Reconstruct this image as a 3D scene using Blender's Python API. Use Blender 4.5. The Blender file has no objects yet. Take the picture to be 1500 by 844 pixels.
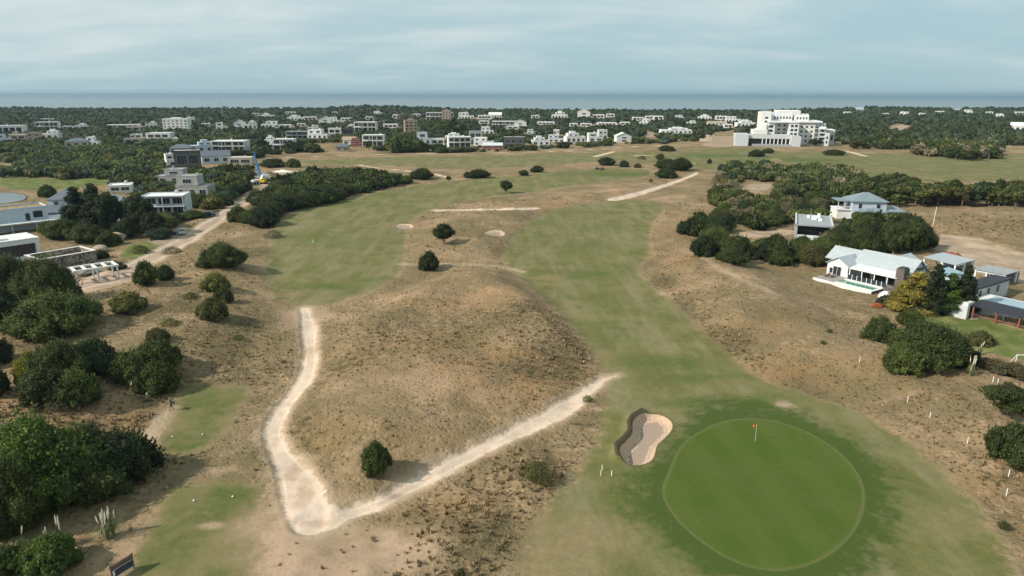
import bpy, bmesh, math, random
import numpy as np
from mathutils import Vector, Matrix, Euler

R = math.radians
rnd = random.Random(7)
nr = np.random.RandomState(11)
SC = bpy.context.scene
COL = SC.collection

# ------------------------------------------------------------------ camera, sky, sun, exposure
CAM_H, F, PITCH, ROLL = 40.0, 1000.0, R(16.0), R(0.16)
cam_data = bpy.data.cameras.new("camera")
cam = bpy.data.objects.new("camera", cam_data)
COL.objects.link(cam)
cam_data.sensor_width = 36.0
cam_data.lens = 36.0 * F / 1500.0
cam_data.clip_start = 0.5
cam_data.clip_end = 150000.0
cam.location = (0, 0, CAM_H)
cam_rot = Matrix.Rotation(R(90) - PITCH, 3, 'X') @ Matrix.Rotation(ROLL, 3, 'Z')
cam.rotation_euler = cam_rot.to_euler()
SC.camera = cam
CR = np.array(cam_rot)

SUN_EL, SUN_AZ = 36.0, 250.0           # azimuth clockwise from +Y, where the sun stands
world = bpy.data.worlds.new("World")
SC.world = world
world.use_nodes = True
wt = world.node_tree
for n in list(wt.nodes):
    wt.nodes.remove(n)
w_out = wt.nodes.new("ShaderNodeOutputWorld")
w_bg = wt.nodes.new("ShaderNodeBackground")
w_bg.inputs[1].default_value = 0.102
sky = wt.nodes.new("ShaderNodeTexSky")
sky.sky_type = 'NISHITA'
sky.sun_disc = False
sky.sun_elevation = R(SUN_EL)
sky.sun_rotation = R(SUN_AZ)
sky.altitude = 40
sky.air_density = 1.0
sky.dust_density = 1.6
sky.ozone_density = 1.6
wt.links.new(w_bg.outputs[0], w_out.inputs[0])

sun_data = bpy.data.lights.new("sun", 'SUN')
sun_data.energy = 5.0
sun_data.angle = R(0.6)
sun_data.color = (1.0, 0.93, 0.82)
sun = bpy.data.objects.new("sun", sun_data)
COL.objects.link(sun)
sd = Vector((math.sin(R(SUN_AZ)) * math.cos(R(SUN_EL)), math.cos(R(SUN_AZ)) * math.cos(R(SUN_EL)), math.sin(R(SUN_EL))))
sun.rotation_euler = sd.to_track_quat('Z', 'Y').to_euler()
sun.location = (0, 0, 200)

SC.view_settings.view_transform = 'Standard'
SC.view_settings.look = 'None'
SC.view_settings.exposure = 0.06
SC.view_settings.gamma = 1.0
SC.view_settings.use_curve_mapping = False
SC.cycles.use_denoising = True
SC.cycles.max_bounces = 5
SC.cycles.diffuse_bounces = 2
SC.cycles.glossy_bounces = 2
SC.cycles.transmission_bounces = 3
SC.cycles.volume_bounces = 0

# ------------------------------------------------------------------ node helper
class NT:
    def __init__(s, tree):
        s.t = tree
    def new(s, kind, **kw):
        n = s.t.nodes.new(kind)
        for k, v in kw.items():
            setattr(n, k, v)
        return n
    def put(s, sock, v):
        if isinstance(v, bpy.types.NodeSocket):
            s.t.links.new(v, sock)
        elif isinstance(v, (tuple, list)):
            sock.default_value = tuple(v) + ((1.0,) if sock.type == 'RGBA' and len(v) == 3 else ())
        else:
            sock.default_value = v
    def m(s, op, a, b=0.0, clamp=False):
        n = s.new("ShaderNodeMath", operation=op, use_clamp=clamp)
        s.put(n.inputs[0], a); s.put(n.inputs[1], b)
        return n.outputs[0]
    def sm(s, x, lo, hi, a=0.0, b=1.0):
        n = s.new("ShaderNodeMapRange", interpolation_type='SMOOTHSTEP')
        for i, v in enumerate((x, lo, hi, a, b)):
            s.put(n.inputs[i], v)
        return n.outputs[0]
    def mix(s, f, a, b, blend='MIX'):
        n = s.new("ShaderNodeMix", data_type='RGBA', blend_type=blend)
        s.put(n.inputs[0], f); s.put(n.inputs[6], a); s.put(n.inputs[7], b)
        return n.outputs[2]
    def attr(s, name):
        return s.new("ShaderNodeAttribute", attribute_name=name)
    def noise(s, vec, scale, detail=3.0, rough=0.55, dist=0.0):
        n = s.new("ShaderNodeTexNoise")
        s.put(n.inputs['Vector'], vec); s.put(n.inputs['Scale'], scale)
        s.put(n.inputs['Detail'], detail); s.put(n.inputs['Roughness'], rough); s.put(n.inputs['Distortion'], dist)
        return n.outputs['Fac']
    def voro(s, vec, scale, feature='F1'):
        n = s.new("ShaderNodeTexVoronoi", feature=feature)
        s.put(n.inputs['Vector'], vec); s.put(n.inputs['Scale'], scale)
        return n
    def vscale(s, vec, sc):
        n = s.new("ShaderNodeMapping")
        s.put(n.inputs['Vector'], vec); n.inputs['Scale'].default_value = sc
        return n.outputs[0]
    def bump(s, h, strength, dist):
        n = s.new("ShaderNodeBump")
        s.put(n.inputs['Strength'], strength); s.put(n.inputs['Distance'], dist); s.put(n.inputs['Height'], h)
        return n.outputs[0]

def material(name):
    mt = bpy.data.materials.new(name)
    mt.use_nodes = True
    nt = NT(mt.node_tree)
    b = mt.node_tree.nodes['Principled BSDF']
    return mt, nt, b

W = NT(wt)
tc = W.new("ShaderNodeTexCoord")
sep = W.new("ShaderNodeSeparateXYZ"); W.put(sep.inputs[0], tc.outputs['Generated'])
zc = W.m('ADD', W.m('MAXIMUM', sep.outputs[2], 0.0), 0.17)
cmb = W.new("ShaderNodeCombineXYZ")
W.put(cmb.inputs[0], W.m('MULTIPLY', W.m('DIVIDE', sep.outputs[0], zc), 0.55)); W.put(cmb.inputs[1], W.m('DIVIDE', sep.outputs[1], zc)); W.put(cmb.inputs[2], 0.3)
c1 = W.noise(cmb.outputs[0], 0.8, 5.0, 0.5, 0.2)
c2 = W.noise(cmb.outputs[0], 2.4, 4.0, 0.52, 0.3)
cl = W.m('ADD', W.m('MULTIPLY', c1, 0.60), W.m('MULTIPLY', c2, 0.45))
side = W.m('MULTIPLY', sep.outputs[0], -0.16)
low = W.sm(sep.outputs[2], 0.0, 0.12, -0.06, 0.16)
cf = W.sm(W.m('ADD', W.m('ADD', cl, side), low), 0.38, .90, 0.08, 0.95)
c3 = W.sm(c2, 0.35, 0.7)
ccol = W.mix(c3, (5.6, 6.7, 6.9), (6.5, 7.3, 7.3))
skyc = W.mix(0.85, sky.outputs[0], (3.6, 5.5, 6.2))
W.put(w_bg.inputs[0], W.mix(cf, skyc, ccol))

# ------------------------------------------------------------------ pixel <-> world
def rays(P):
    P = np.atleast_2d(np.asarray(P, float))
    d = np.stack([(P[:, 0] - 750) / F, (422 - P[:, 1]) / F, -np.ones(len(P))], 1)
    return d @ CR.T
def flat(P, z=0.0):
    d = rays(P)
    t = (z - CAM_H) / d[:, 2]
    return np.stack([d[:, 0] * t, d[:, 1] * t], 1)
def to_px(x, y, z):
    p = np.stack([np.asarray(x, float), np.asarray(y, float), np.asarray(z, float) - CAM_H], -1) @ CR
    return 750 + F * p[..., 0] / -p[..., 2], 422 - F * p[..., 1] / -p[..., 2]

# ------------------------------------------------------------------ noise and signed distances (numpy)
def vnoise(x, y, seed=0):
    xi = np.floor(x).astype(np.int64); yi = np.floor(y).astype(np.int64)
    fx = x - xi; fy = y - yi
    fx = fx * fx * (3 - 2 * fx); fy = fy * fy * (3 - 2 * fy)
    def h(a, b):
        n = (a * 374761393 + b * 668265263 + seed * 1442695041) & 0xffffffff
        n = ((n ^ (n >> 13)) * 1274126177) & 0xffffffff
        return ((n ^ (n >> 16)) & 0xffff) / 65535.0
    a = h(xi, yi); b = h(xi + 1, yi); c = h(xi, yi + 1); d = h(xi + 1, yi + 1)
    return (a * (1 - fx) + b * fx) * (1 - fy) + (c * (1 - fx) + d * fx) * fy - 0.5
def fbm(x, y, sc, oct=3, seed=0):
    r = 0.0; a = 1.0
    for k in range(oct):
        r = r + a * vnoise(x / sc + 17.3 * k, y / sc - 9.1 * k, seed + k)
        a *= 0.5; sc *= 0.5
    return r
def sstep(x, lo, hi):
    t = np.clip((x - lo) / (hi - lo), 0, 1)
    return t * t * (3 - 2 * t)
def smooth_poly(P, it=2, closed=True):
    P = np.asarray(P, float)
    for _ in range(it):
        if closed:
            Q = np.roll(P, -1, 0)
            P = np.stack([P * .75 + Q * .25, P * .25 + Q * .75], 1).reshape(-1, P.shape[1])
        else:
            A, B = P[:-1], P[1:]
            mid = np.stack([A * .75 + B * .25, A * .25 + B * .75], 1).reshape(-1, P.shape[1])
            P = np.vstack([P[:1], mid, P[-1:]])
    return P
def sdf_poly(x, y, P, far=60.0):
    """positive inside"""
    out = np.full(x.shape, -float(far))
    lo, hi = P.min(0) - far, P.max(0) + far
    k = (x > lo[0]) & (x < hi[0]) & (y > lo[1]) & (y < hi[1])
    X, Y = x[k], y[k]
    if not len(X):
        return out
    d2 = np.full(X.shape, 1e18); ins = np.zeros(X.shape, bool)
    for i in range(len(P)):
        a, b = P[i], P[(i + 1) % len(P)]
        e = b - a; L = max(e @ e, 1e-9)
        t = np.clip(((X - a[0]) * e[0] + (Y - a[1]) * e[1]) / L, 0, 1)
        d2 = np.minimum(d2, (X - a[0] - t * e[0]) ** 2 + (Y - a[1] - t * e[1]) ** 2)
        c = (a[1] > Y) != (b[1] > Y)
        if abs(e[1]) > 1e-9:
            ins ^= c & (X < (Y - a[1]) / e[1] * e[0] + a[0])
    d = np.sqrt(d2)
    out[k] = np.where(ins, np.minimum(d, far), -np.minimum(d, far))
    return out
def sdf_line(x, y, P, wd, far=30.0):
    """P (n,2), wd half widths; positive inside"""
    out = np.full(x.shape, -float(far))
    lo, hi = P.min(0) - far, P.max(0) + far
    k = (x > lo[0]) & (x < hi[0]) & (y > lo[1]) & (y < hi[1])
    X, Y = x[k], y[k]
    best = np.full(X.shape, -far)
    for i in range(len(P) - 1):
        a, b = P[i], P[i + 1]
        e = b - a; L = max(e @ e, 1e-9)
        t = np.clip(((X - a[0]) * e[0] + (Y - a[1]) * e[1]) / L, 0, 1)
        d = np.sqrt((X - a[0] - t * e[0]) ** 2 + (Y - a[1] - t * e[1]) ** 2)
        best = np.maximum(best, wd[i] * (1 - t) + wd[i + 1] * t - d)
    out[k] = best
    return out

# ------------------------------------------------------------------ outlines of the course, traced on the ground
FAIR_A = [(440,446),(410,438),(392,425),(390,400),(397,370),(402,340),(418,318),(445,303),(500,293),(550,283),(600,274),(660,266),(720,260),(780,256),(840,248),(950,247),(955,254),(935,262),(880,266),(825,274),(760,284),(700,290),(655,300),(628,308),(608,318),(597,330),(592,350),(590,372),(588,395),(572,412),(545,427),(510,438),(480,446),(460,448)]
FAIR_B = [(420,238),(470,234),(560,230),(700,229),(850,224),(930,222),(1000,222),(1060,216),(1110,216),(1160,224),(1120,238),(1085,236),(1060,250),(1020,246),(960,238),(900,236),(830,240),(760,246),(640,247),(580,243),(500,241)]
FAIR_C = [(790,318),(830,302),(890,296),(950,293),(972,298),(968,315),(952,330),(950,352),(952,375),(928,392),(955,422),(985,442),(1010,467),(1045,502),(1085,537),(1120,560),(1170,576),(1240,598),(1310,635),(1380,690),(1425,735),(1460,785),(1480,830),(1490,900),(800,900),(760,860),(770,790),(800,745),(840,705),(872,660),(890,610),(888,565),(878,532),(858,500),(835,475),(808,448),(780,420),(748,400),(738,382),(748,350),(765,332)]
FAIR_D = [(1130,224),(1200,222),(1300,226),(1420,228),(1560,224),(1560,262),(1400,266),(1300,268),(1230,262),(1160,246)]
LUSH = [(1000,587),(1080,580),(1160,590),(1225,618),(1285,662),(1322,710),(1328,760),(1312,810),(1285,850),(1240,900),(1120,895),(1010,840),(950,785),(905,735),(900,700),(950,672),(985,645),(990,615)]
GREEN = [(1010,640),(1050,618),(1100,611),(1150,619),(1200,640),(1240,670),(1262,700),(1269,727),(1263,760),(1245,790),(1215,815),(1180,831),(1140,838),(1100,833),(1060,817),(1020,790),(990,762),(972,735),(969,715),(975,700),(985,675),(995,655)]
GREEN_2 = [(835,254),(850,248),(900,246),(945,250),(958,255),(935,262),(880,266),(840,264)]
GREEN_3 = [(1020,228),(1050,222),(1090,222),(1105,228),(1085,235),(1040,234)]
GREEN_4 = [(1140,230),(1180,226),(1235,230),(1225,238),(1170,240),(1138,237)]
TEE_1 = [(268,572),(300,564),(368,568),(352,592),(330,625),(305,652),(270,664),(238,662),(245,632),(258,600)]
TEE_2 = [(240,722),(300,704),(376,708),(386,745),(372,790),(385,840),(380,880),(190,880),(203,820),(222,770)]
LAWN_1 = [(1318,455),(1400,450),(1445,472),(1560,500),(1560,545),(1480,522),(1430,515),(1390,488),(1340,478)]
LAWN_2 = [(0,258),(60,262),(120,262),(170,256),(180,264),(120,275),(60,280),(0,276)]
LAWN_3 = [(172,372),(200,356),(245,352),(225,372),(190,382)]
BUNK_1 = [(928,616),(942,606),(965,605),(984,615),(986,628),(974,641),(962,651),(960,662),(956,674),(940,681),(922,680),(908,670),(907,657),(918,648),(927,637),(926,626)]
BUNK_2 = [(578,331),(585,327),(600,327),(608,331),(602,335),(585,335)]
BUNK_3 = [(706,341),(720,336),(735,337),(742,343),(735,346),(718,344)]
BUNK_4 = [(1130,592),(1142,588),(1155,590),(1166,596),(1150,597)]
JUNC = [(418,700),(440,690),(462,705),(468,735),(500,745),(512,760),(490,778),(455,786),(432,772),(418,745)]
PATHS = {  # name: (pixel x, pixel y, half width in metres)
 'a': [(446,452,1.1),(452,475,1.45),(454,495,1.5),(455,512,1.0),(455,522,1.4),(452,545,1.3),(438,570,1.25),(416,595,1.15),(402,620,1.25),(400,640,1.2),(412,665,1.3),(430,690,1.9),(440,715,2.2),(446,740,2.3),(452,765,1.8)],
 'b': [(455,765,2.0),(500,756,1.15),(560,735,1.1),(600,712,1.1),(650,685,1.15),(700,660,1.15),(750,636,1.2),(800,612,1.5),(828,598,1.9),(850,580,1.2),(870,565,.9),(885,554,.6),(902,550,.35)],
 'c': [(896,292,2.2),(920,288,1.8),(960,276,1.6),(990,266,1.5),(1012,258,1.4),(1022,252,1.0)],
 'd': [(638,308,1.4),(700,307,1.4),(740,306,1.4),(786,305,1.2)],
 'e': [(588,387,.9),(650,388,.8),(700,388,.9),(730,390,1.0),(765,398,.8)],
 'f': [(520,241,1.0),(555,247,1.6),(600,251,1.6),(632,254,1.6),(655,260,1.2)],
 'g': [(380,232,1.5),(480,228,1.5),(560,226,1.6),(640,225,1.6),(740,224,1.6),(840,221,1.7),(900,217,1.7),(960,213,2),(1010,212,2)],
 'h': [(870,230,1.6),(885,226,2.0),(900,222,1.5)],
 'i': [(1130,219,1.6),(1190,217,2.2),(1235,220,2.2),(1268,229,1.8)],
 'j': [(930,228,1.5),(955,228,1.8)],
 'k': [(1030,377,.9),(1060,398,.8),(1100,415,.8),(1140,432,.8)],
 'l': [(252,600,.9),(232,622,.9),(210,650,.9),(200,668,.8)],
}
ROAD = [(95,425,4.2),(130,412,4.6),(165,402,4.6),(205,386,4.0),(240,368,3.7),(275,350,3.6),(305,328,3.4),(335,308,3.3),(360,294,3.2),(385,280,3.1),(400,268,3.2),(415,258,2.6)]
DRIVE = [(110,428),(118,402),(165,392),(210,395),(190,412),(150,425)]
DRIVE_2 = [(215,352),(245,345),(262,330),(285,338),(262,352),(230,362)]
SITE = [(372,262),(390,250),(420,248),(445,252),(430,262),(400,272),(375,275)]
CLEAR = [[(0,222),(40,218),(38,226),(0,232)],[(0,240),(28,242),(20,252),(0,256)],[(190,224),(208,222),(206,230),(192,230)],
         [(1288,190),(1310,182),(1345,186),(1352,193),(1320,198),(1292,200)],[(940,198),(950,188),(962,196),(955,202)],[(1065,344),(1100,338),(1160,336),(1165,344),(1120,348),(1075,350)],
         [(1078,276),(1110,268),(1138,270),(1118,280),(1085,282)],[(1020,212),(1060,205),(1085,208),(1080,214),(1050,216)]]
DIRT = [(1352,346),(1380,344),(1420,346),(1465,360),(1500,372),(1560,390),(1560,416),(1480,412),(1440,404),(1410,398),(1385,378),(1362,362)]
POND = [(-40,282),(0,281),(30,283),(40,287),(34,293),(8,297),(-40,299)]

MOUNDS = [  # outline, height, ramp
 ([(475,480),(520,455),(580,430),(640,405),(700,395),(745,405),(795,440),(835,480),(862,530),(850,560),(790,600),(720,635),(640,675),(560,710),(490,730),(470,700),(440,650),(450,600),(470,560)], 2.3, 11),
 ([(650,420),(720,400),(770,410),(800,440),(850,500),(856,530),(800,520),(740,470)], 1.4, 7),
 ([(560,775),(620,745),(700,725),(735,740),(740,780),(700,830),(620,830)], 1.1, 5),
 ([(700,700),(740,670),(800,665),(815,690),(790,715),(740,720)], 1.0, 4),
 ([(950,400),(1000,440),(1050,490),(1115,545),(1200,560),(1300,600),(1400,680),(1500,720),(1600,640),(1500,545),(1300,520),(1200,450),(1120,395),(1020,372)], 2.2, 9),
 ([(-200,500),(60,450),(180,420),(300,380),(385,360),(392,400),(395,460),(380,520),(330,545),(240,560),(120,640),(-200,700)], 2.6, 12),
 ([(640,318),(720,300),(900,274),(990,262),(950,288),(800,300),(765,330),(735,380),(700,395),(610,388),(605,350)], 1.6, 10),
 ([(1340,330),(1400,306),(1560,300),(1560,350),(1440,340)], 2.0, 12),
]
M_W = [(smooth_poly(flat(p), 1), h, r) for p, h, r in MOUNDS]
FL = [smooth_poly(flat(p), 1) for p in (FAIR_A, FAIR_C, GREEN, TEE_1, TEE_2)]
HILLS = [(-250, 1330, 120, 7), (-560, 1250, 160, 2), (760, 1300, 200, 6), (1050, 1300, 250, 4)]

def terrain0(x, y):
    x = np.asarray(x, float); y = np.asarray(y, float)
    d = np.sqrt(x * x + y * y)
    z = 0.55 * fbm(x, y, 46.0, 3, 3) + 2.2 * fbm(x, y, 170.0, 2, 9) * sstep(d, 220, 600)
    for P, h, r in M_W:
        s = sdf_poly(x, y, P, r * 1.6)
        z = z + h * sstep(s, -r * .35, r)
    f = np.full(x.shape, -40.0)
    for P in FL:
        f = np.maximum(f, sdf_poly(x, y, P, 12.0))
    rough = 1 - sstep(f, -4.0, 1.0)
    near = 1 - sstep(d, 250, 500)
    z = z + rough * near * (0.85 * fbm(x, y, 9.0, 3, 21) + 0.28 * fbm(x, y, 2.6, 2, 5))
    for hx, hy, hr, hh in HILLS:
        z = z + hh * np.exp(-((x - hx) ** 2 + (y - hy) ** 2) / (hr * hr))
    z = z - 9.0 * sstep(y, 1450, 1500)
    return z

_rbx = None
def at(P, n=14):
    """ground points under pixels -> (n,3)"""
    d = rays(P)
    z = np.zeros(len(d))
    for k in range(n):
        t = (z - CAM_H) / d[:, 2]
        X, Y = d[:, 0] * t, d[:, 1] * t
        z = z + 0.6 * (terrain0(X, Y) - z)
    t = (z - CAM_H) / d[:, 2]
    return np.stack([d[:, 0] * t, d[:, 1] * t, z], 1)
def at1(px, py):
    return Vector(at([(px, py)])[0])
def poly_w(P, it=2):
    return smooth_poly(at(P)[:, :2], it)
def line_w(L):
    Q = smooth_poly(np.array(L, float), 2, closed=False)
    w = at(Q[:, :2])[:, :2]
    return w, Q[:, 2] * .92

fair_W = [poly_w(p) for p in (FAIR_A, FAIR_B, FAIR_C, FAIR_D)]
lush_W = [poly_w(LUSH)]
green_W = [poly_w(p) for p in (GREEN, GREEN_2, GREEN_3, GREEN_4)]
tee_W = [poly_w(p) for p in (TEE_1, TEE_2)]
lawn_W = [poly_w(p) for p in (LAWN_1, LAWN_2, LAWN_3)]
bunk_W = [poly_w(p) for p in (BUNK_1, BUNK_2, BUNK_3)]
dirt_W = [poly_w(p, 1) for p in [DIRT, DRIVE, DRIVE_2, SITE, BUNK_4] + CLEAR]
path_W = {k: line_w(v) for k, v in PATHS.items()}
junc_W = poly_w(JUNC)
road_W = line_w(ROAD)
pond_W = poly_w(POND)

def smax(fs):
    r = fs[0]
    for f in fs[1:]:
        r = np.maximum(r, f)
    return r
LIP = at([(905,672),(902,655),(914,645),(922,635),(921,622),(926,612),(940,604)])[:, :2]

def surf(x, y):
    """final ground height, with bunkers, paths and pond worn or cut into it"""
    x = np.asarray(x, float); y = np.asarray(y, float)
    z = terrain0(x, y)
    s = sdf_poly(x, y, bunk_W[0], 4.0)
    z = z - 0.75 * sstep(s, -0.1, 0.55) + 0.6 * np.exp(-np.maximum(sdf_line(x, y, LIP, np.zeros(len(LIP)), far=4.0) * -1, 0) ** 2 / .4) * (1 - sstep(s, -.05, .3))
    for P in bunk_W[1:]:
        z = z - 0.5 * sstep(sdf_poly(x, y, P, 4.0), -0.3, 1.5)
    for k in ('a', 'b', 'c', 'd'):
        z = z - 0.22 * sstep(sdf_line(x, y, *path_W[k], far=3.0), -0.5, 0.5)
    z = z - 0.2 * sstep(sdf_line(x, y, *road_W, far=4.0), -0.8, 0.5)
    s = sdf_poly(x, y, pond_W, 12.0)
    z = np.where(s > -12, z * (1 - sstep(s, -10, 0)) - 1.2 * sstep(s, -3, 3), z)
    return z
def gz(x, y):
    return float(surf(np.array([x]), np.array([y]))[0])
# ------------------------------------------------------------------ the ground sheet
def mesh_obj(name, verts, faces, mats, parent=None, smooth=False, fmat=None):
    me = bpy.data.meshes.new(name)
    verts = np.asarray(verts, np.float32).reshape(-1, 3)
    faces = np.asarray(faces, np.int32)
    k = faces.shape[1]
    me.vertices.add(len(verts)); me.vertices.foreach_set("co", verts.ravel())
    me.loops.add(faces.size); me.loops.foreach_set("vertex_index", faces.ravel())
    me.polygons.add(len(faces))
    me.polygons.foreach_set("loop_start", np.arange(0, faces.size, k, dtype=np.int32))
    me.polygons.foreach_set("loop_total", np.full(len(faces), k, np.int32))
    if smooth:
        me.polygons.foreach_set("use_smooth", np.ones(len(faces), bool))
    if fmat is not None:
        me.polygons.foreach_set("material_index", np.asarray(fmat, np.int32))
    me.update(); me.validate()
    for m_ in (mats if isinstance(mats, (list, tuple)) else [mats]):
        me.materials.append(m_)
    o = bpy.data.objects.new(name, me)
    COL.objects.link(o)
    o.parent = parent
    return o
def fattr(me, name, arr):
    a = me.attributes.new(name, 'FLOAT', 'POINT')
    a.data.foreach_set("value", np.asarray(arr, np.float32).ravel())
def cattr(me, name, arr, dom='POINT'):
    a = me.attributes.new(name, 'FLOAT_COLOR', dom)
    c = np.ones((len(arr), 4), np.float32); c[:, :arr.shape[1]] = arr
    a.data.foreach_set("color", c.ravel())
def tag(o, label=None, cat=None, group=None, kind=None):
    if label: o['label'] = label
    if cat: o['category'] = cat
    if group: o['group'] = group
    if kind: o['kind'] = kind
    return o

ang0, ang1 = math.atan2(CAM_H, 30.0), math.atan2(CAM_H, 1800.0)
ys = []
y = -160.0
while y < 38: ys.append(y); y += 6.0 if y < 20 else 1.2
y = 39.0
while y < 1560:
    ys.append(y)
    y += max(0.2, (CAM_H ** 2 + y * y) / (CAM_H * 683.0) * (1.15 if y < 400 else 0.9))
ys = np.array(ys)
NC = 1000
s = np.linspace(-1, 1, NC)
half = np.where(ys < 38, 100.0, 0) + np.maximum(ys, 38) * 0.92 + 28
half = np.where(ys < 38, 38 * .92 + 28 + (38 - ys) * 0.9, np.maximum(ys, 38) * 0.92 + 28)
GX = s[None, :] * half[:, None]
GY = np.repeat(ys[:, None], NC, 1)
GZ = surf(GX, GY)
gx, gy = GX.ravel(), GY.ravel()
S = {}
S['fair'] = smax([sdf_poly(gx, gy, p, 40) for p in fair_W])
S['lush'] = smax([sdf_poly(gx, gy, p, 40) for p in lush_W])
S['green'] = smax([sdf_poly(gx, gy, p, 20) for p in green_W[:1]])
S['tee'] = smax([sdf_poly(gx, gy, p, 20) for p in tee_W])
S['lawn'] = smax([sdf_poly(gx, gy, p, 20) for p in lawn_W])
S['bunk'] = smax([sdf_poly(gx, gy, p, 20) for p in bunk_W])
S['dirt'] = smax([sdf_poly(gx, gy, p, 20) for p in dirt_W])
S['faint'] = smax([sdf_line(gx, gy, *path_W[k], far=20) for k in 'ekl'])
pl = {k: sdf_line(gx, gy, *path_W[k], far=20) for k in 'abcdfghij'}
pj = sdf_poly(gx, gy, junc_W, 20)
S['path'] = np.maximum(smax(list(pl.values())), pj)
S['road'] = sdf_line(gx, gy, *road_W, far=20)
S['pond'] = sdf_poly(gx, gy, pond_W, 20)

def soft(blobs):
    """soft patches on the ground given as (px, py, rx_m, ry_m, amount)"""
    r = np.zeros(gx.shape)
    c = at([(b[0], b[1]) for b in blobs])
    for b, p in zip(blobs, c):
        q = ((gx - p[0]) / b[2]) ** 2 + ((gy - p[1]) / b[3]) ** 2
        r = np.maximum(r, b[4] * np.exp(-q))
    return r
# bare soil / sand worn through
S['bare'] = soft([(447,462,7,9,.8),(425,455,6,5,.5),(430,760,8,6,.9),(500,810,11,5,1.),(470,840,9,5,.9),(450,820,6,5,.7),(540,790,7,3,.5),(395,690,4,5,.5),(370,640,4,9,.5),(215,640,3,6,.7),(235,610,2,4,.6),
    (310,770,2.4,1.1,.75),(300,752,2,.8,.5),(1145,592,2.4,1.2,.6),(900,600,3,2,.5),(870,600,6,1.2,.6),(960,320,7,30,.55),(1000,300,12,40,.5),(1040,400,14,12,.45),(700,275,30,12,.3),
    (880,280,35,10,.6),(780,290,25,8,.45),(1080,460,12,10,.3),(680,360,22,20,.35),(600,560,14,8,.42),(640,620,12,5,.35),(740,480,8,10,.4),(1220,480,12,9,.4),(1440,650,8,9,.35),(1350,610,9,4,.35),
    (385,740,2,6,.6),(1300,700,3,5,.2),(830,455,2,2,.3),(1230,520,12,4,.3),(180,800,3,6,.7),(160,820,3,3,.5),(330,690,6,1.4,.6),(300,430,5,6,.45),(290,470,6,8,.4),(420,510,5,8,.45),(1180,440,9,10,.4),(1430,390,20,14,.5),(1460,790,4,10,.4)])
# bunker lip shade, brown soil on the path, darker tussock grass
S['lip_shade'] = np.exp(-np.maximum(-sdf_line(gx, gy, LIP, np.zeros(len(LIP)), far=4.0), 0) ** 2 / .13)  # dark grassy overhang with its shadow, painted along the bunker's left lip
S['stain'] = soft([(455,513,2.2,3.2,1),(432,688,1.6,4,.9),(447,722,1.5,4,.8),(590,727,3,1.0,.9),(575,735,3,.8,.7),(480,762,4,1.2,.7),(405,645,1.0,2,.5),(700,662,2,.6,.5),(470,745,1.5,1,.5)])
S['tuss'] = soft([(250,450,10,12,.8),(360,470,6,12,.7),(200,540,10,10,.6),(350,545,8,6,.6),(60,640,14,6,.5),(240,560,10,6,.7),(330,520,6,6,.8),(400,600,3,8,.6),(1180,560,10,4,.5),(1240,470,10,6,.5),(1350,590,10,4,.5),(1460,760,4,8,.6),(560,640,6,6,.4),(600,800,8,4,.5),(470,560,4,8,.5),(730,580,10,5,.4),(820,510,6,12,.9),(800,545,8,5,.8),(760,450,9,8,.7),(650,470,16,5,.5),(560,500,10,7,.6),(500,540,5,8,.6),(440,620,3,6,.7),(455,650,3,4,.7),(650,780,9,6,.75),(780,690,6,5,.8),(720,700,6,3,.5),
    (1060,500,8,12,.8),(1000,450,5,10,.8),(965,412,5,8,.8),(1110,520,7,6,.6),(1300,610,10,6,.4),(1480,700,5,9,.5),(300,520,12,14,.5),(120,620,14,8,.4),(730,370,3,14,.8),(715,400,8,5,.4),(1130,620,4,3,.3),
    (640,440,10,3,.6),(700,350,6,4,.35),(870,290,14,4,.6),(780,300,14,3,.5),(1450,330,30,20,.6),(340,450,6,10,.5),(1260,570,14,3,.4),(390,810,3,4,.7),(560,690,8,3,.3),(960,270,14,6,.2)])
# rusty dry grass
S['rust'] = soft([(740,540,12,10,.8),(700,440,12,6,.6),(830,420,9,5,.3),(470,640,5,4,.5),(620,500,12,4,.5),(1100,480,8,6,.5),(1160,540,14,5,.6),(790,300,18,5,.6),(900,280,25,6,.7),(1010,380,6,18,.5),(680,740,6,3,.5),
    (100,610,12,5,.6),(650,640,8,3,.4),(1450,720,5,5,.4),(1000,330,9,30,.45),(700,520,10,6,.4),(330,500,6,4,.3)])
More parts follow.
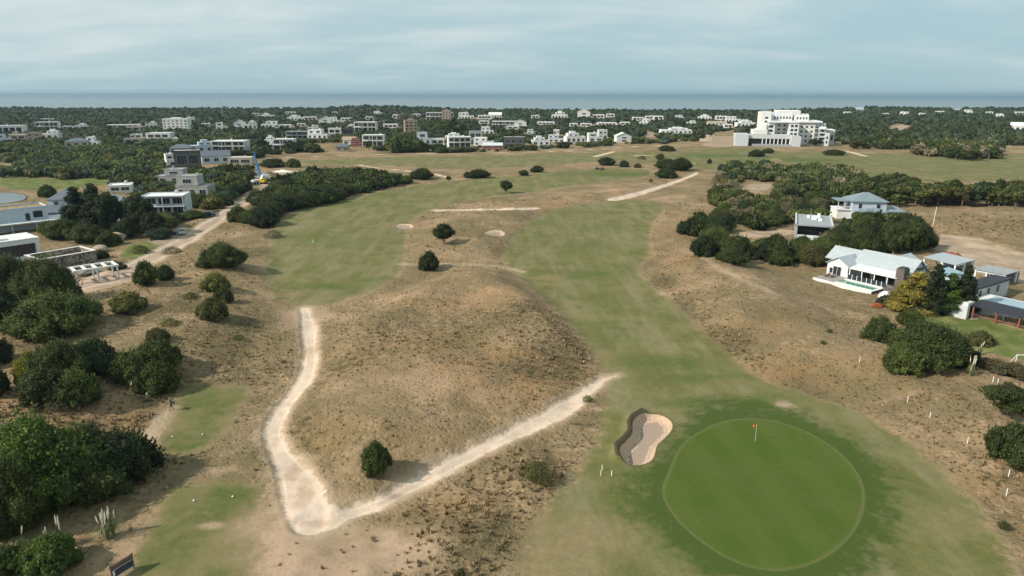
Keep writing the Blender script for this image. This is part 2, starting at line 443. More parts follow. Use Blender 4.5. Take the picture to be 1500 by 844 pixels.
# greener turf patches inside the fairways
S['vivid'] = soft([(470,420,9,4,.9),(550,410,9,3,.7),(545,355,9,8,.5),(540,300,14,10,.4),(470,345,8,12,.5),(860,402,7,6,.9),(850,360,9,10,.6),(900,490,6,8,.8),(960,530,10,5,.9),(1000,555,12,3,.8),(880,440,6,12,.4),
    (930,740,5,4,.9),(1020,590,8,2.5,1),(1100,590,8,2.5,1),(1230,640,5,3,.9),(1290,730,4,6,.9),(1000,800,6,4,.8),(560,285,10,10,.3),(850,330,12,10,.5),(1290,650,4,2,.5),(1370,740,5,5,.5),(1350,820,5,3,.5),(900,690,4,2,.5),
    (340,600,3,5,.5),(900,255,45,14,.9),(1060,228,45,20,.8),(1180,234,40,18,.9),(1350,252,40,10,.4),(1450,245,50,10,.4),(640,275,30,8,.3),(860,640,6,4,.3),(830,720,5,3,.5)])
S['dry'] = soft([(800,790,11,7,.95),(760,830,8,5,.9),(850,830,8,5,.7),(850,700,5,4,.5),(1400,770,6,7,.6),(1330,640,10,3,.6),(1180,590,12,3,.5),(1080,560,9,3,.5),(870,560,4,8,.7),(880,520,4,8,.6),(830,450,4,10,.6),(800,410,5,10,.6),
    (940,300,12,20,.5),(600,300,14,10,.4),(700,240,60,16,.6),(560,240,40,12,.5),(850,232,60,12,.6),(1300,250,60,12,.6),(1450,232,60,14,.5),(1200,262,40,8,.5),(480,300,8,20,.3),(420,430,7,5,.6),(960,430,5,8,.5),(1020,480,5,8,.5),(960,600,6,2,.5),(320,610,1.6,5,.6)])
sheet_attrs = S

# ---- ground material
def ground_material():
    mt, n, b = material("ground cover")
    P = n.new("ShaderNodeNewGeometry").outputs['Position']
    A = lambda k: n.attr(k).outputs['Fac']
    big = n.noise(P, 0.035, 4, .6); med = n.noise(P, 0.16, 5, .62); fine = n.noise(P, 0.9, 5, .65); tiny = n.noise(P, 3.6, 4, .7)
    edge = n.m('MULTIPLY', n.m('SUBTRACT', n.noise(P, 0.5, 5, .65), .5), 1.0)
    e_fine = n.m('MULTIPLY', n.m('SUBTRACT', n.noise(P, 1.6, 4, .65), .5), 1.0)
    # dry rough
    straw = n.mix(n.sm(med, .35, .68), (.272, .188, .110), (.402, .284, .178))
    olive = n.mix(fine, (.160, .128, .066), (.248, .190, .110))
    c = n.mix(n.sm(n.m('ADD', big, n.m('MULTIPLY', n.m('SUBTRACT', fine, .5), .75)), .38, .60), straw, olive)
    c = n.mix(n.m('MULTIPLY', n.m('ADD', A('rust'), .12), n.sm(n.m('ADD', med, n.m('MULTIPLY', fine, .6)), .55, .95)), c, (.350, .205, .100))
    c = n.mix(n.m('MULTIPLY', n.sm(n.m('ADD', A('tuss'), n.m('MULTIPLY', n.m('SUBTRACT', fine, .5), 1.4)), .35, .9), .85), c, n.mix(tiny, (.075, .062, .030), (.165, .125, .062)))
    bare = n.mix(fine, (.310, .212, .142), (.425, .305, .212))
    c = n.mix(n.sm(n.m('ADD', A('bare'), n.m('MULTIPLY', n.m('SUBTRACT', n.m('ADD', med, n.m('MULTIPLY', fine, .8)), .9), 1.1)), .25, .85), c, bare)
    v = n.voro(P, 1.15); vd = n.sm(v.outputs['Distance'], .08, .42)
    spk = n.sm(n.m('ADD', n.m('MULTIPLY', vd, -1), n.m('MULTIPLY', n.noise(P, .45, 3, .6), 1.5)), .12, .55)
    dark = n.mix(1.0, c, (.50, .50, .46), 'MULTIPLY')
    c = n.mix(n.m('MULTIPLY', spk, n.m('SUBTRACT', .25, n.m('MULTIPLY', A('bare'), .2))), c, dark)
    blot = n.sm(n.noise(P, 2.1, 5, .7), .50, .68)
    c = n.mix(n.m('MULTIPLY', blot, .38), c, n.mix(1.0, c, (.56, .56, .50), 'MULTIPLY'))
    c = n.mix(n.m('MULTIPLY', n.sm(tiny, .52, .75), .45), c, n.mix(1.0, c, (1.45, 1.4, 1.3), 'MULTIPLY'))
    tone = n.noise(P, .075, 5, .62)
    c = n.mix(n.sm(tone, .40, .60, .6, 0), c, n.mix(1.0, c, (.74, .77, .66), 'MULTIPLY'))
    c = n.mix(n.sm(n.noise(P, .3, 4, .6), .50, .68, 0, .5), c, n.mix(1.0, c, (.80, .78, .70), 'MULTIPLY'))
    # mown turf
    st = n.noise(n.vscale(P, (.22, .05, .2)), 1.0, 4, .6)
    fw = n.mix(n.sm(med, .36, .66), (.120, .120, .040), (.176, .158, .068))
    fw = n.mix(n.m('MULTIPLY', n.sm(st, .42, .66), .6), fw, (.235, .195, .115))
    fw = n.mix(n.sm(n.m('ADD', A('vivid'), n.m('ADD', n.m('MULTIPLY', n.m('SUBTRACT', med, .5), 2.2), n.m('MULTIPLY', n.m('SUBTRACT', big, .5), 1.6))), .10, 1.1), fw, n.mix(fine, (.072, .098, .022), (.108, .126, .036)))
    fw = n.mix(n.sm(n.m('ADD', A('dry'), n.m('MULTIPLY', n.m('SUBTRACT', med, .5), 1.2)), .25, .95, 0, .85), fw, n.mix(fine, (.185, .145, .072), (.270, .205, .115)))
    fw = n.mix(n.m('MULTIPLY', n.sm(fine, .35, .7), .5), fw, n.mix(1.0, fw, (1.25, 1.22, 1.2), 'MULTIPLY'))
    stk = n.noise(n.vscale(P, (.9, .07, .5)), 1.0, 3, .6)
    fw = n.mix(n.sm(stk, .42, .62, 0, .35), fw, n.mix(1.0, fw, (.80, .86, .78), 'MULTIPLY'))
    fw = n.mix(n.sm(tiny, .35, .75, 0, .7), fw, n.mix(1.0, fw, (.68, .72, .64), 'MULTIPLY'))
    kf = n.sm(n.m('ADD', A('fair'), n.m('ADD', n.m('MULTIPLY', edge, 5.5), n.m('MULTIPLY', e_fine, 3.0))), -.9, .9)
    c = n.mix(kf, c, fw)
    # tees
    tw = n.mix(n.sm(n.m('ADD', med, n.m('MULTIPLY', fine, .4)), .5, .9), (.088, .108, .028), (.180, .152, .070))
    kt = n.sm(n.m('ADD', A('tee'), n.m('MULTIPLY', edge, 4.5)), -1.3, 1.3)
    kt2 = n.m('MULTIPLY', kt, n.m('SUBTRACT', 1.0, n.sm(A('bare'), .3, .8)))
    c = n.mix(kt2, c, n.mix(n.sm(tiny, .35, .75, 0, .35), tw, n.mix(1.0, tw, (.7, .72, .7), 'MULTIPLY')))
    # lush collar
    lu = n.mix(n.sm(n.m('ADD', med, n.m('ADD', n.m('MULTIPLY', n.m('SUBTRACT', fine, .5), .7), n.sm(A('green'), -3.5, -.5, .06, -.10))), .46, .70), (.060, .086, .019), (.140, .136, .056))
    lu = n.mix(n.sm(tiny, .35, .75, 0, .5), lu, n.mix(1.0, lu, (.66, .7, .66), 'MULTIPLY'))
    kl = n.sm(n.m('ADD', A('lush'), n.m('ADD', n.m('MULTIPLY', edge, 8.0), n.m('MULTIPLY', e_fine, 4.0))), -1.6, 2.4)
    c = n.mix(kl, c, lu)
    kw = n.sm(n.m('ADD', A('lawn'), n.m('MULTIPLY', edge, 2.5)), -.6, .6)
    c = n.mix(kw, c, n.mix(n.sm(med, .4, .65), (.092, .118, .030), (.170, .170, .062)))
    # putting green
    sepp = n.new("ShaderNodeSeparateXYZ"); n.put(sepp.inputs[0], P)
    stripe = n.m('SINE', n.m('ADD', n.m('MULTIPLY', sepp.outputs[0], 1.15), n.m('MULTIPLY', sepp.outputs[1], .12)))
    gr = n.mix(n.sm(stripe, -.6, .6), (.060, .092, .014), (.067, .100, .017))
    gr = n.mix(n.sm(n.m('ADD', med, n.m('MULTIPLY', fine, .5)), .6, .95, 0, .55), gr, (.092, .104, .028))
    kg = n.sm(n.m('ADD', A('green'), n.m('MULTIPLY', e_fine, .25)), -.06, .06)
    rim = n.m('MULTIPLY', kg, n.sm(A('green'), .10, .55, .7, 0))
    c = n.mix(kg, c, gr)
    c = n.mix(rim, c, (.118, .124, .046))
    # sand, soil, gravel
    pc = n.mix(n.sm(n.m('ADD', med, n.m('MULTIPLY', fine, .5)), .58, .95), (.600, .475, .370), (.480, .355, .260))
    pc = n.mix(n.sm(tiny, .45, .8, 0, .25), pc, (.72, .62, .50))
    pc = n.mix(n.sm(n.m('ADD', A('stain'), n.m('MULTIPLY', n.m('SUBTRACT', fine, .5), .8)), .3, .85, 0, .7), pc, (.380, .262, .180))
    rut = n.m('MULTIPLY', n.sm(n.m('ABSOLUTE', n.m('SUBTRACT', A('path'), .55)), .0, .28, 1, 0), n.sm(med, .35, .65))
    pc = n.mix(n.m('MULTIPLY', rut, .55), pc, (.70, .60, .48))
    worn = n.sm(n.m('ADD', A('path'), n.m('MULTIPLY', edge, 3.2)), -1.6, .1, 0, .75)
    c = n.mix(worn, c, (.400, .295, .200))
    kfn = n.sm(n.m('ADD', A('faint'), n.m('MULTIPLY', edge, 3.2)), -.8, .5, 0, .5)
    c = n.mix(kfn, c, (.450, .345, .240))
    kp = n.sm(n.m('ADD', A('path'), n.m('ADD', n.m('MULTIPLY', edge, 1.7), n.m('MULTIPLY', e_fine, 1.5))), -.12, .30)
    c = n.mix(kp, c, pc)
    kd = n.sm(n.m('ADD', A('dirt'), n.m('MULTIPLY', edge, 4.0)), -.9, .9)
    c = n.mix(kd, c, n.mix(n.sm(n.m('ADD', med, n.m('MULTIPLY', fine, .4)), .5, .9), (.420, .315, .220), (.250, .190, .130)))
    wheel = n.sm(n.m('ABSOLUTE', n.m('SUBTRACT', A('road'), 1.3)), .2, .9)
    rc = n.mix(wheel, (.50, .385, .295), (.37, .275, .205))
    rc = n.mix(n.sm(med, .4, .7, 0, .6), rc, (.40, .30, .21))
    kr = n.sm(n.m('ADD', A('road'), n.m('MULTIPLY', edge, 1.8)), -.4, .4)
    c = n.mix(kr, c, rc)
    # bunkers: dry rim, damp middle
    sand = n.mix(n.sm(n.m('ADD', A('bunk'), n.m('MULTIPLY', e_fine, 1.6)), .8, 1.15), n.mix(n.sm(tiny, .3, .7), (.40, .275, .190), (.53, .385, .275)), (.330, .245, .190))
    sand = n.mix(n.m('MULTIPLY', n.sm(n.m('ABSOLUTE', n.m('SUBTRACT', n.m('ADD', A('bunk'), n.m('MULTIPLY', e_fine, .7)), .9)), .0, .14, 1, 0), .5), sand, (.62, .52, .40))
    near_b = n.sm(A('bunk'), -.05, .05)
    c = n.mix(near_b, c, sand)
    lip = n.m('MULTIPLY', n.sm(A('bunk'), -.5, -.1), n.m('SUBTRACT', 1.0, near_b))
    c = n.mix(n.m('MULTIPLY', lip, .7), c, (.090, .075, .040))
    c = n.mix(n.sm(n.m('ADD', A('lip_shade'), n.m('MULTIPLY', e_fine, .5)), .35, .75, 0, .9), c, (.060, .048, .030))  # overhang and its shade go into the ground colour
    c = n.mix(n.sm(A('pond'), -2.0, -.5, 0, .8), c, (.10, .09, .06))
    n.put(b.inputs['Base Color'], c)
    b.inputs['Roughness'].default_value = 0.95
    b.inputs['Specular IOR Level'].default_value = 0.12
    sk = A('fair')
    for k_ in ('lush', 'tee', 'green', 'dirt', 'bunk', 'lawn', 'road'): sk = n.m('MAXIMUM', sk, A(k_))
    soft_k = n.m('MAXIMUM', n.sm(sk, -2.2, 1.0), n.m('MAXIMUM', n.sm(A('path'), -.9, .15), n.sm(A('bare'), .25, .8)))
    rough_h = n.m('ADD', n.m('MULTIPLY', n.m('SUBTRACT', .12, vd), -.45), n.m('ADD', n.m('SUBTRACT', fine, .5), n.m('MULTIPLY', n.m('SUBTRACT', tiny, .5), .4)))
    amp = n.sm(soft_k, 0, 1, .36, .04)
    n.put(b.inputs['Normal'], n.bump(n.m('MULTIPLY', rough_h, amp), 1.0, 1.0))
    return mt
M_GROUND = ground_material()

nrow = len(ys)
idx = np.arange(nrow * NC).reshape(nrow, NC)
faces = np.stack([idx[:-1, :-1], idx[:-1, 1:], idx[1:, 1:], idx[1:, :-1]], -1).reshape(-1, 4)
verts = np.stack([gx, gy, GZ.ravel()], 1)
fc = {k: v[faces].mean(1) for k, v in S.items()}
owner = np.zeros(len(faces), int)
zones = [("ground", None)]
def zone(name, mask):
    zones.append((name, None)); owner[mask] = len(zones) - 1
def fm(arr): return arr[faces].mean(1)
zone("fairway", (fc['fair'] > 0))
zone("fairway_collar", (fc['lush'] > 0))
for p in lawn_W: zone("lawn", fm(sdf_poly(gx, gy, p, 2)) > 0)
for p in tee_W: zone("tee_turf", fm(sdf_poly(gx, gy, p, 2)) > 0)
for p in green_W: zone("putting_green", fm(sdf_poly(gx, gy, p, 2)) > 0)
for p in dirt_W[:1]: zone("dirt_field", fm(sdf_poly(gx, gy, p, 2)) > 0)
zone("gravel_road", fc['road'] > 0)
zone("sandy_path", (np.maximum(fm(smax([pl[k] for k in 'abj'])), fm(pj)) > 0))
for k in 'cdfghi': zone("sandy_path", fm(pl[k]) > 0)
for p in bunk_W: zone("sand_bunker", fm(sdf_poly(gx, gy, p, 2)) > 0)
for zi, (zname, _) in enumerate(zones):
    f = faces[owner == zi]
    if not len(f): continue
    u, inv = np.unique(f, return_inverse=True)
    o = mesh_obj(zname, verts[u], inv.reshape(-1, 4), M_GROUND, smooth=True)
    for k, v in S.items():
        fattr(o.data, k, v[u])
    tag(o, kind='structure')

# ---- sea and pond
def sea_material():
    mt, n, b = material("sea water")
    P = n.new("ShaderNodeNewGeometry").outputs['Position']
    sp = n.new("ShaderNodeSeparateXYZ"); n.put(sp.inputs[0], P)
    band = n.noise(n.vscale(P, (.00035, .0022, 1)), 1.0, 5, .6)
    near = n.sm(n.m('ADD', sp.outputs[1], n.m('MULTIPLY', n.m('SUBTRACT', band, .5), 3500)), 1700, 9000)
    c = n.mix(near, (.190, .248, .270), (.075, .150, .205))
    c = n.mix(n.sm(band, .45, .7, 0, .25), c, (.17, .23, .24))
    n.put(b.inputs['Base Color'], c)
    b.inputs['Roughness'].default_value = .75
    b.inputs['Specular IOR Level'].default_value = .25
    n.put(b.inputs['Normal'], n.bump(n.noise(P, .3, 4, .6), .6, .5))
    return mt
bx, by = 40000.0, 26000.0
sea = mesh_obj("sea", [(-bx, 1455, -2.2), (bx, 1455, -2.2), (bx, by, -2.2), (-bx, by, -2.2)], [(0, 1, 2, 3)], sea_material())
tag(sea, kind='structure')
mt, n, b = material("pond water")
n.put(b.inputs['Base Color'], (.09, .11, .11)); b.inputs['Roughness'].default_value = .2; b.inputs['Specular IOR Level'].default_value = .3
P = n.new("ShaderNodeNewGeometry").outputs['Position']
n.put(b.inputs['Normal'], n.bump(n.noise(P, 1.2, 3, .5), .25, .1))
pp = pond_W
pond = mesh_obj("pond_water", [(p[0], p[1], -.28) for p in pp], [tuple(range(len(pp)))], mt)
tag(pond, kind='structure')
# ------------------------------------------------------------------ foliage
def leaf_material():
    mt, n, b = material("foliage")
    oi = n.new("ShaderNodeObjectInfo")
    t = n.attr("tint").outputs['Color']
    c = n.mix(1.0, t, oi.outputs['Color'], 'MULTIPLY')
    j = n.sm(oi.outputs['Random'], 0, 1, .78, 1.22)
    c2 = n.new("ShaderNodeVectorMath", operation='SCALE'); n.put(c2.inputs[0], c); n.put(c2.inputs['Scale'], j)
    n.put(b.inputs['Base Color'], c2.outputs[0])
    b.inputs['Roughness'].default_value = .6
    b.inputs['Specular IOR Level'].default_value = .25
    tr = n.new("ShaderNodeBsdfTranslucent")
    y = n.mix(1.0, c2.outputs[0], (1.3, 1.35, .5), 'MULTIPLY'); n.put(tr.inputs[0], y)
    ms = n.new("ShaderNodeMixShader"); ms.inputs[0].default_value = .22
    out = mt.node_tree.nodes['Material Output']
    mt.node_tree.links.new(b.outputs[0], ms.inputs[1]); mt.node_tree.links.new(tr.outputs[0], ms.inputs[2])
    mt.node_tree.links.new(ms.outputs[0], out.inputs[0])
    return mt
M_LEAF = leaf_material()
def bark_material():
    mt, n, b = material("bark")
    P = n.new("ShaderNodeTexCoord").outputs['Object']
    n.put(b.inputs['Base Color'], n.mix(n.noise(n.vscale(P, (6, 6, 1.5)), 1.0, 4, .6), (.07, .055, .04), (.20, .16, .12)))
    b.inputs['Roughness'].default_value = .9
    return mt
M_BARK = bark_material()

def unit(v):
    return v / np.maximum(np.linalg.norm(v, axis=-1, keepdims=True), 1e-9)

ICO_V, ICO_F = None, None
def ico(sub):
    bm = bmesh.new(); bmesh.ops.create_icosphere(bm, subdivisions=sub, radius=1.0)
    v = np.array([x.co[:] for x in bm.verts]); f = np.array([[x.index for x in p.verts] for p in bm.faces])
    bm.free(); return v, f

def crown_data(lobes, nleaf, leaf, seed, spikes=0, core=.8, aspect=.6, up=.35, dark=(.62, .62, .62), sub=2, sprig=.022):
    """lobes: (x, y, z, radius, squash). Returns leaf-quads + core triangles (as quads with a repeated corner avoided: two lists)."""
    r = np.random.RandomState(seed)
    L = np.array(lobes, float)
    w = L[:, 3] ** 2; w = w / w.sum()
    li = r.choice(len(L), nleaf * 2, p=w)
    d = unit(r.normal(size=(len(li), 3)) + np.array([0, 0, .25]))
    rad = L[li, 3] * (0.76 + .30 * r.rand(len(li)) ** .7 + .22 * (r.rand(len(li)) > .9) * r.rand(len(li)))
    p = L[li, :3] + d * rad[:, None] * np.stack([np.ones(len(li)), np.ones(len(li)), L[li, 4]], 1)
    keep = p[:, 2] > 0.02
    inside = np.zeros(len(p), bool)
    for j in range(len(L)):
        q = (p - L[j, :3]) / np.array([1, 1, L[j, 4]])
        inside |= (np.linalg.norm(q, axis=1) < L[j, 3] * .74) & (li != j)
    k = keep & ~inside
    p, d, li = p[k][:nleaf], d[k][:nleaf], li[k][:nleaf]
    # sprigs that break the outline
    ns = max(0, int(nleaf * sprig)); g = 12
    if ns:
        j = r.choice(len(p), ns); d0 = unit(d[j] * .8 + r.normal(size=(ns, 3)) * .35 + np.array([0, 0, .55])); ln = r.uniform(.08, .26, ns)
        t = (np.arange(g) + .5) / g
        sp_ = (p[j][:, None] + d0[:, None] * (ln[:, None, None] * t[None, :, None]) + r.normal(size=(ns, g, 3)) * .012).reshape(-1, 3)
        p = np.vstack([p, sp_]); d = np.vstack([d, np.repeat(d0, g, 0)]); li = np.concatenate([li, np.repeat(li[j], g)])
    n = len(p)
    nrm = unit(d * .8 + r.normal(size=(n, 3)) * .8 + np.array([0, 0, up]))
    a = unit(np.cross(nrm, r.normal(size=(n, 3)))); b_ = np.cross(nrm, a)
    sz = leaf * (.55 + .9 * r.rand(n))
    A, B = a * sz[:, None], b_ * (sz * aspect)[:, None]
    V = np.stack([p - A, p + B * .9, p + A * 1.0, p - B * .9], 1).reshape(-1, 3)
    Fq = np.arange(n * 4).reshape(-1, 4)
    lt = .66 + .68 * r.rand(len(L))
    hue = r.rand(len(L))[:, None] * np.array([[.36, .2, -.1]])
    tint = (lt[li] * (.6 + .8 * r.rand(n)))[:, None] * (1 + hue[li])
    T = np.repeat(tint, 4, 0)
    iv, jf = ico(sub)
    cv, cf, ct, o = [], [], [], len(V)
    for j in range(len(L)):
        rr = core * L[j, 3]
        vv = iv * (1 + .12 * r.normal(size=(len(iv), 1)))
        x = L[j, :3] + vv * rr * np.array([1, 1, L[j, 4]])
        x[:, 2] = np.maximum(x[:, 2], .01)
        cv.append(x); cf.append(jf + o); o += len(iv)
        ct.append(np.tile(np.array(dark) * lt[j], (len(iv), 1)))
    return V, Fq, T, (np.vstack(cv), np.vstack(cf), np.vstack(ct)) if core > 0 else None

def foliage_mesh(name, data, mats=None):
    V, Fq, T, core = data
    me = bpy.data.meshes.new(name)
    if core is not None:
        V2 = np.vstack([V, core[0]]); T2 = np.vstack([T, core[2]]); Ft = core[1]
    else:
        V2, T2, Ft = V, T, np.zeros((0, 3), int)
    me.vertices.add(len(V2)); me.vertices.foreach_set("co", V2.astype(np.float32).ravel())
    loops = np.concatenate([Fq.ravel(), Ft.ravel()]).astype(np.int32)
    me.loops.add(len(loops)); me.loops.foreach_set("vertex_index", loops)
    me.polygons.add(len(Fq) + len(Ft))
    st = np.concatenate([np.arange(len(Fq)) * 4, len(Fq) * 4 + np.arange(len(Ft)) * 3]).astype(np.int32)
    me.polygons.foreach_set("loop_start", st)
    me.polygons.foreach_set("loop_total", np.concatenate([np.full(len(Fq), 4), np.full(len(Ft), 3)]).astype(np.int32))
    me.update(); cattr(me, "tint", T2)
    me.materials.append(M_LEAF)
    return me

def tube(path, radii, nseg=7):
    """tapered tube: verts, quads"""
    path = np.array(path, float); n = len(path)
    t = unit(np.gradient(path, axis=0))
    ref = np.array([0.0, 1, 0]) if abs(t[0][1]) < .8 else np.array([1.0, 0, 0])
    a = unit(np.cross(t, ref)); b_ = np.cross(t, a)
    th = np.linspace(0, 2 * math.pi, nseg, endpoint=False)
    V = (path[:, None] + (a[:, None] * np.cos(th)[None, :, None] + b_[:, None] * np.sin(th)[None, :, None]) * np.array(radii)[:, None, None]).reshape(-1, 3)
    q = []
    for i in range(n - 1):
        for j in range(nseg):
            q.append((i * nseg + j, i * nseg + (j + 1) % nseg, (i + 1) * nseg + (j + 1) % nseg, (i + 1) * nseg + j))
    return V, np.array(q)
def trunk_mesh(name, lobes, h, r0, seed, nlimb=5):
    r = np.random.RandomState(seed)
    Vs, Fs, o = [], [], 0
    def add(p, q):
        nonlocal o
        v, f = tube(p, q); Vs.append(v); Fs.append(f + o); o += len(v)
    top = np.array([r.normal() * .05, r.normal() * .05, h])
    add([(0, 0, -.08), (.01, 0, h * .3), top * .6, top], [r0 * 1.5, r0, r0 * .8, r0 * .4])
    L = np.array(lobes)
    for j in r.choice(len(L), min(nlimb, len(L)), replace=False):
        e = L[j, :3]; s_ = np.array([0, 0, h * (.15 + .5 * r.rand())])
        m_ = (s_ + e) / 2 + np.array([0, 0, -.04])
        add([s_, m_, e], [r0 * .55, r0 * .4, r0 * .15])
    me = bpy.data.meshes.new(name)
    me.from_pydata(np.vstack(Vs).tolist(), [], np.vstack(Fs).tolist()); me.update()
    me.materials.append(M_BARK)
    return me

# crown shapes of unit half-width
def dome_lobes(seed, n=26, h=1.0, r=(.15, .30), skirt=.12):
    q = np.random.RandomState(seed); n = int(n * 1.9); L = [(0, 0, h * .36, .72, .66 * h)]
    L += [(q.uniform(-.3, .3), q.uniform(-.3, .3), h * .42, .55, .7 * h) for _ in range(3)]
    for k in range(n):
        a = q.rand() * 2 * math.pi; e = q.rand() ** .8 * math.pi / 2
        rr = r[0] + (r[1] - r[0]) * q.rand(); R_ = 1 - rr * .55 + .05 * q.normal()
        L.append((math.cos(a) * math.cos(e) * R_, math.sin(a) * math.cos(e) * R_, skirt + math.sin(e) * R_ * (h - skirt) * .92, rr, .85))
    return L
def tree_lobes(seed, n=34, z0=.55, h=2.15, r=(.20, .36)):
    q = np.random.RandomState(seed); L = []; zc, rz = (z0 + h) / 2, (h - z0) / 2
    for k in range(n):
        d = unit(q.normal(size=3)); rr = r[0] + (r[1] - r[0]) * q.rand(); m_ = .60 + .30 * q.rand()
        L.append((d[0] * m_, d[1] * m_, zc + d[2] * (rz - rr * .7), rr, .85))
    L.append((0, 0, zc, .55, 1.0)); L.append((.1, -.1, zc + .1, .5, 1.0))
    return L
def cone_lobes(seed, n=60, h=3.6, r=(.26, .42)):
    q = np.random.RandomState(seed); L = [(0, 0, h * .28, .45, 1.6), (0, 0, h * .6, .28, 1.7)]
    for k in range(n):
        t = (k + q.rand()) / n
        a = q.rand() * 2 * math.pi; w = (1 - t) ** .75 * (.62 + .25 * q.rand())
        L.append((math.cos(a) * w, math.sin(a) * w, .25 + t * (h - .35), (r[0] + (r[1] - r[0]) * q.rand()) * (1.1 - .55 * t), .75))
    return L
VAR = {}
for i in range(2):
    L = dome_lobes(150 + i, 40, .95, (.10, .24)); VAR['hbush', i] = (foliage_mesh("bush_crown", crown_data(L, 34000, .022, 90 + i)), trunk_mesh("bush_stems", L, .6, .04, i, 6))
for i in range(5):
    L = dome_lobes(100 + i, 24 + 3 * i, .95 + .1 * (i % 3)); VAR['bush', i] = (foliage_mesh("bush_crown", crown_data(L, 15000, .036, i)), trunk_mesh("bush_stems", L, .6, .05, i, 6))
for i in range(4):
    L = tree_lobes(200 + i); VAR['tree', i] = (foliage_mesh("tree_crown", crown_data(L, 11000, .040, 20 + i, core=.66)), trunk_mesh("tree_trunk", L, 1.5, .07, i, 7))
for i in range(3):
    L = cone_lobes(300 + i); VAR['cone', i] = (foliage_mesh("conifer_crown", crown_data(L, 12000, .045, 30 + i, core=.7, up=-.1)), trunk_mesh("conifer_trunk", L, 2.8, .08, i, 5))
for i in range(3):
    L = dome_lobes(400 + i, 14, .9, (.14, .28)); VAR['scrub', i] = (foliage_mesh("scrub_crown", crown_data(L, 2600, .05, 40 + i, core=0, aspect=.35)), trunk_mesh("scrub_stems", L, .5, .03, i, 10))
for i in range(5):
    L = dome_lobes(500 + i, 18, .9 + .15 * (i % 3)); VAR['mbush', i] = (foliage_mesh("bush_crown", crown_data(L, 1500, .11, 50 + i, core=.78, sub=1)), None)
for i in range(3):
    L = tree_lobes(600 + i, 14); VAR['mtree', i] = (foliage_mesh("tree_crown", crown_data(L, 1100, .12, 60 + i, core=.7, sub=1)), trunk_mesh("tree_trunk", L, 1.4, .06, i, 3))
NV = {'hbush': 2, 'bush': 5, 'tree': 4, 'cone': 3, 'scrub': 3, 'mbush': 5, 'mtree': 3}

DARK = (.046, .064, .019); MID = (.064, .087, .024); OLIVE = (.092, .098, .034); PINE = (.040, .066, .028); GREY = (.17, .155, .11)
YEL = (.22, .22, .035); BRIGHT = (.062, .100, .022); GOLD = (.22, .19, .045); NIGHT = (.027, .042, .018); BLUE = (.050, .075, .055); BROWN = (.088, .078, .042)

def link(o, parent=None):
    COL.objects.link(o); o.parent = parent; return o
PLANTS = []
def plant(name, kind, x, y, w, h, col, label=None, cat="bush", group=None, v=None, z=None):
    """w = crown width in metres, h = height in metres (of the unit shape's own height)"""
    if kind == 'bush' and w > 7.5: kind = 'hbush'
    v = rnd.randrange(NV[kind]) if v is None else v
    cm, tm = VAR[kind, v]
    hh = {'hbush': 1.1, 'bush': 1.1, 'scrub': 1.0, 'mbush': 1.15, 'tree': 2.25, 'mtree': 2.25, 'cone': 3.75}[kind]
    z = gz(x, y) - .05 if z is None else z
    sc = (w / 2.15, w / 2.15 * rnd.uniform(.9, 1.1), h / hh)
    if tm is None:
        o = bpy.data.objects.new(name, cm); link(o)
    else:
        o = bpy.data.objects.new(name, None); link(o)
        cr = bpy.data.objects.new("crown", cm); link(cr, o); cr.color = (*col, 1)
        link(bpy.data.objects.new("trunk" if 'tree' in kind or kind == 'cone' else "stems", tm), o)
    o.color = (*col, 1)
    o.location = (x, y, z); o.rotation_euler = (0, 0, rnd.uniform(0, 6.28)); o.scale = sc
    tag(o, label, cat, group)
    PLANTS.append((x, y, w / 2))
    return o
def px_w(p, wpx):
    """width in metres of wpx photo pixels at point p"""
    dep = -(np.array([p[0], p[1], p[2] - CAM_H]) @ CR)[2]
    return wpx * dep / F
def px_h(p, hpx):
    dep = -(np.array([p[0], p[1], p[2] - CAM_H]) @ CR)[2]
    d = math.hypot(p[0], p[1]); return hpx * dep / F / (d / math.hypot(d, CAM_H - p[2]))
def bushpx(name, kind, px, base, wpx, hpx, col, label, cat="bush", group=None, v=None):
    """placed by the middle of its foot; hpx = seen height of the whole crown"""
    p = at1(px, base)
    w = px_w(p, wpx)
    # seen height = standing height foreshortened + depth of the crown's back half
    e = math.atan2(CAM_H - p.z, math.hypot(p.x, p.y))
    h = max(w * .22, (px_w(p, hpx) - w * .30 * math.sin(e)) / math.cos(e))
    d = Vector((p.x, p.y, 0)).normalized() * (w * .38)
    return plant(name, kind, p.x + d.x, p.y + d.y, w, h, col, label, cat, group, v)

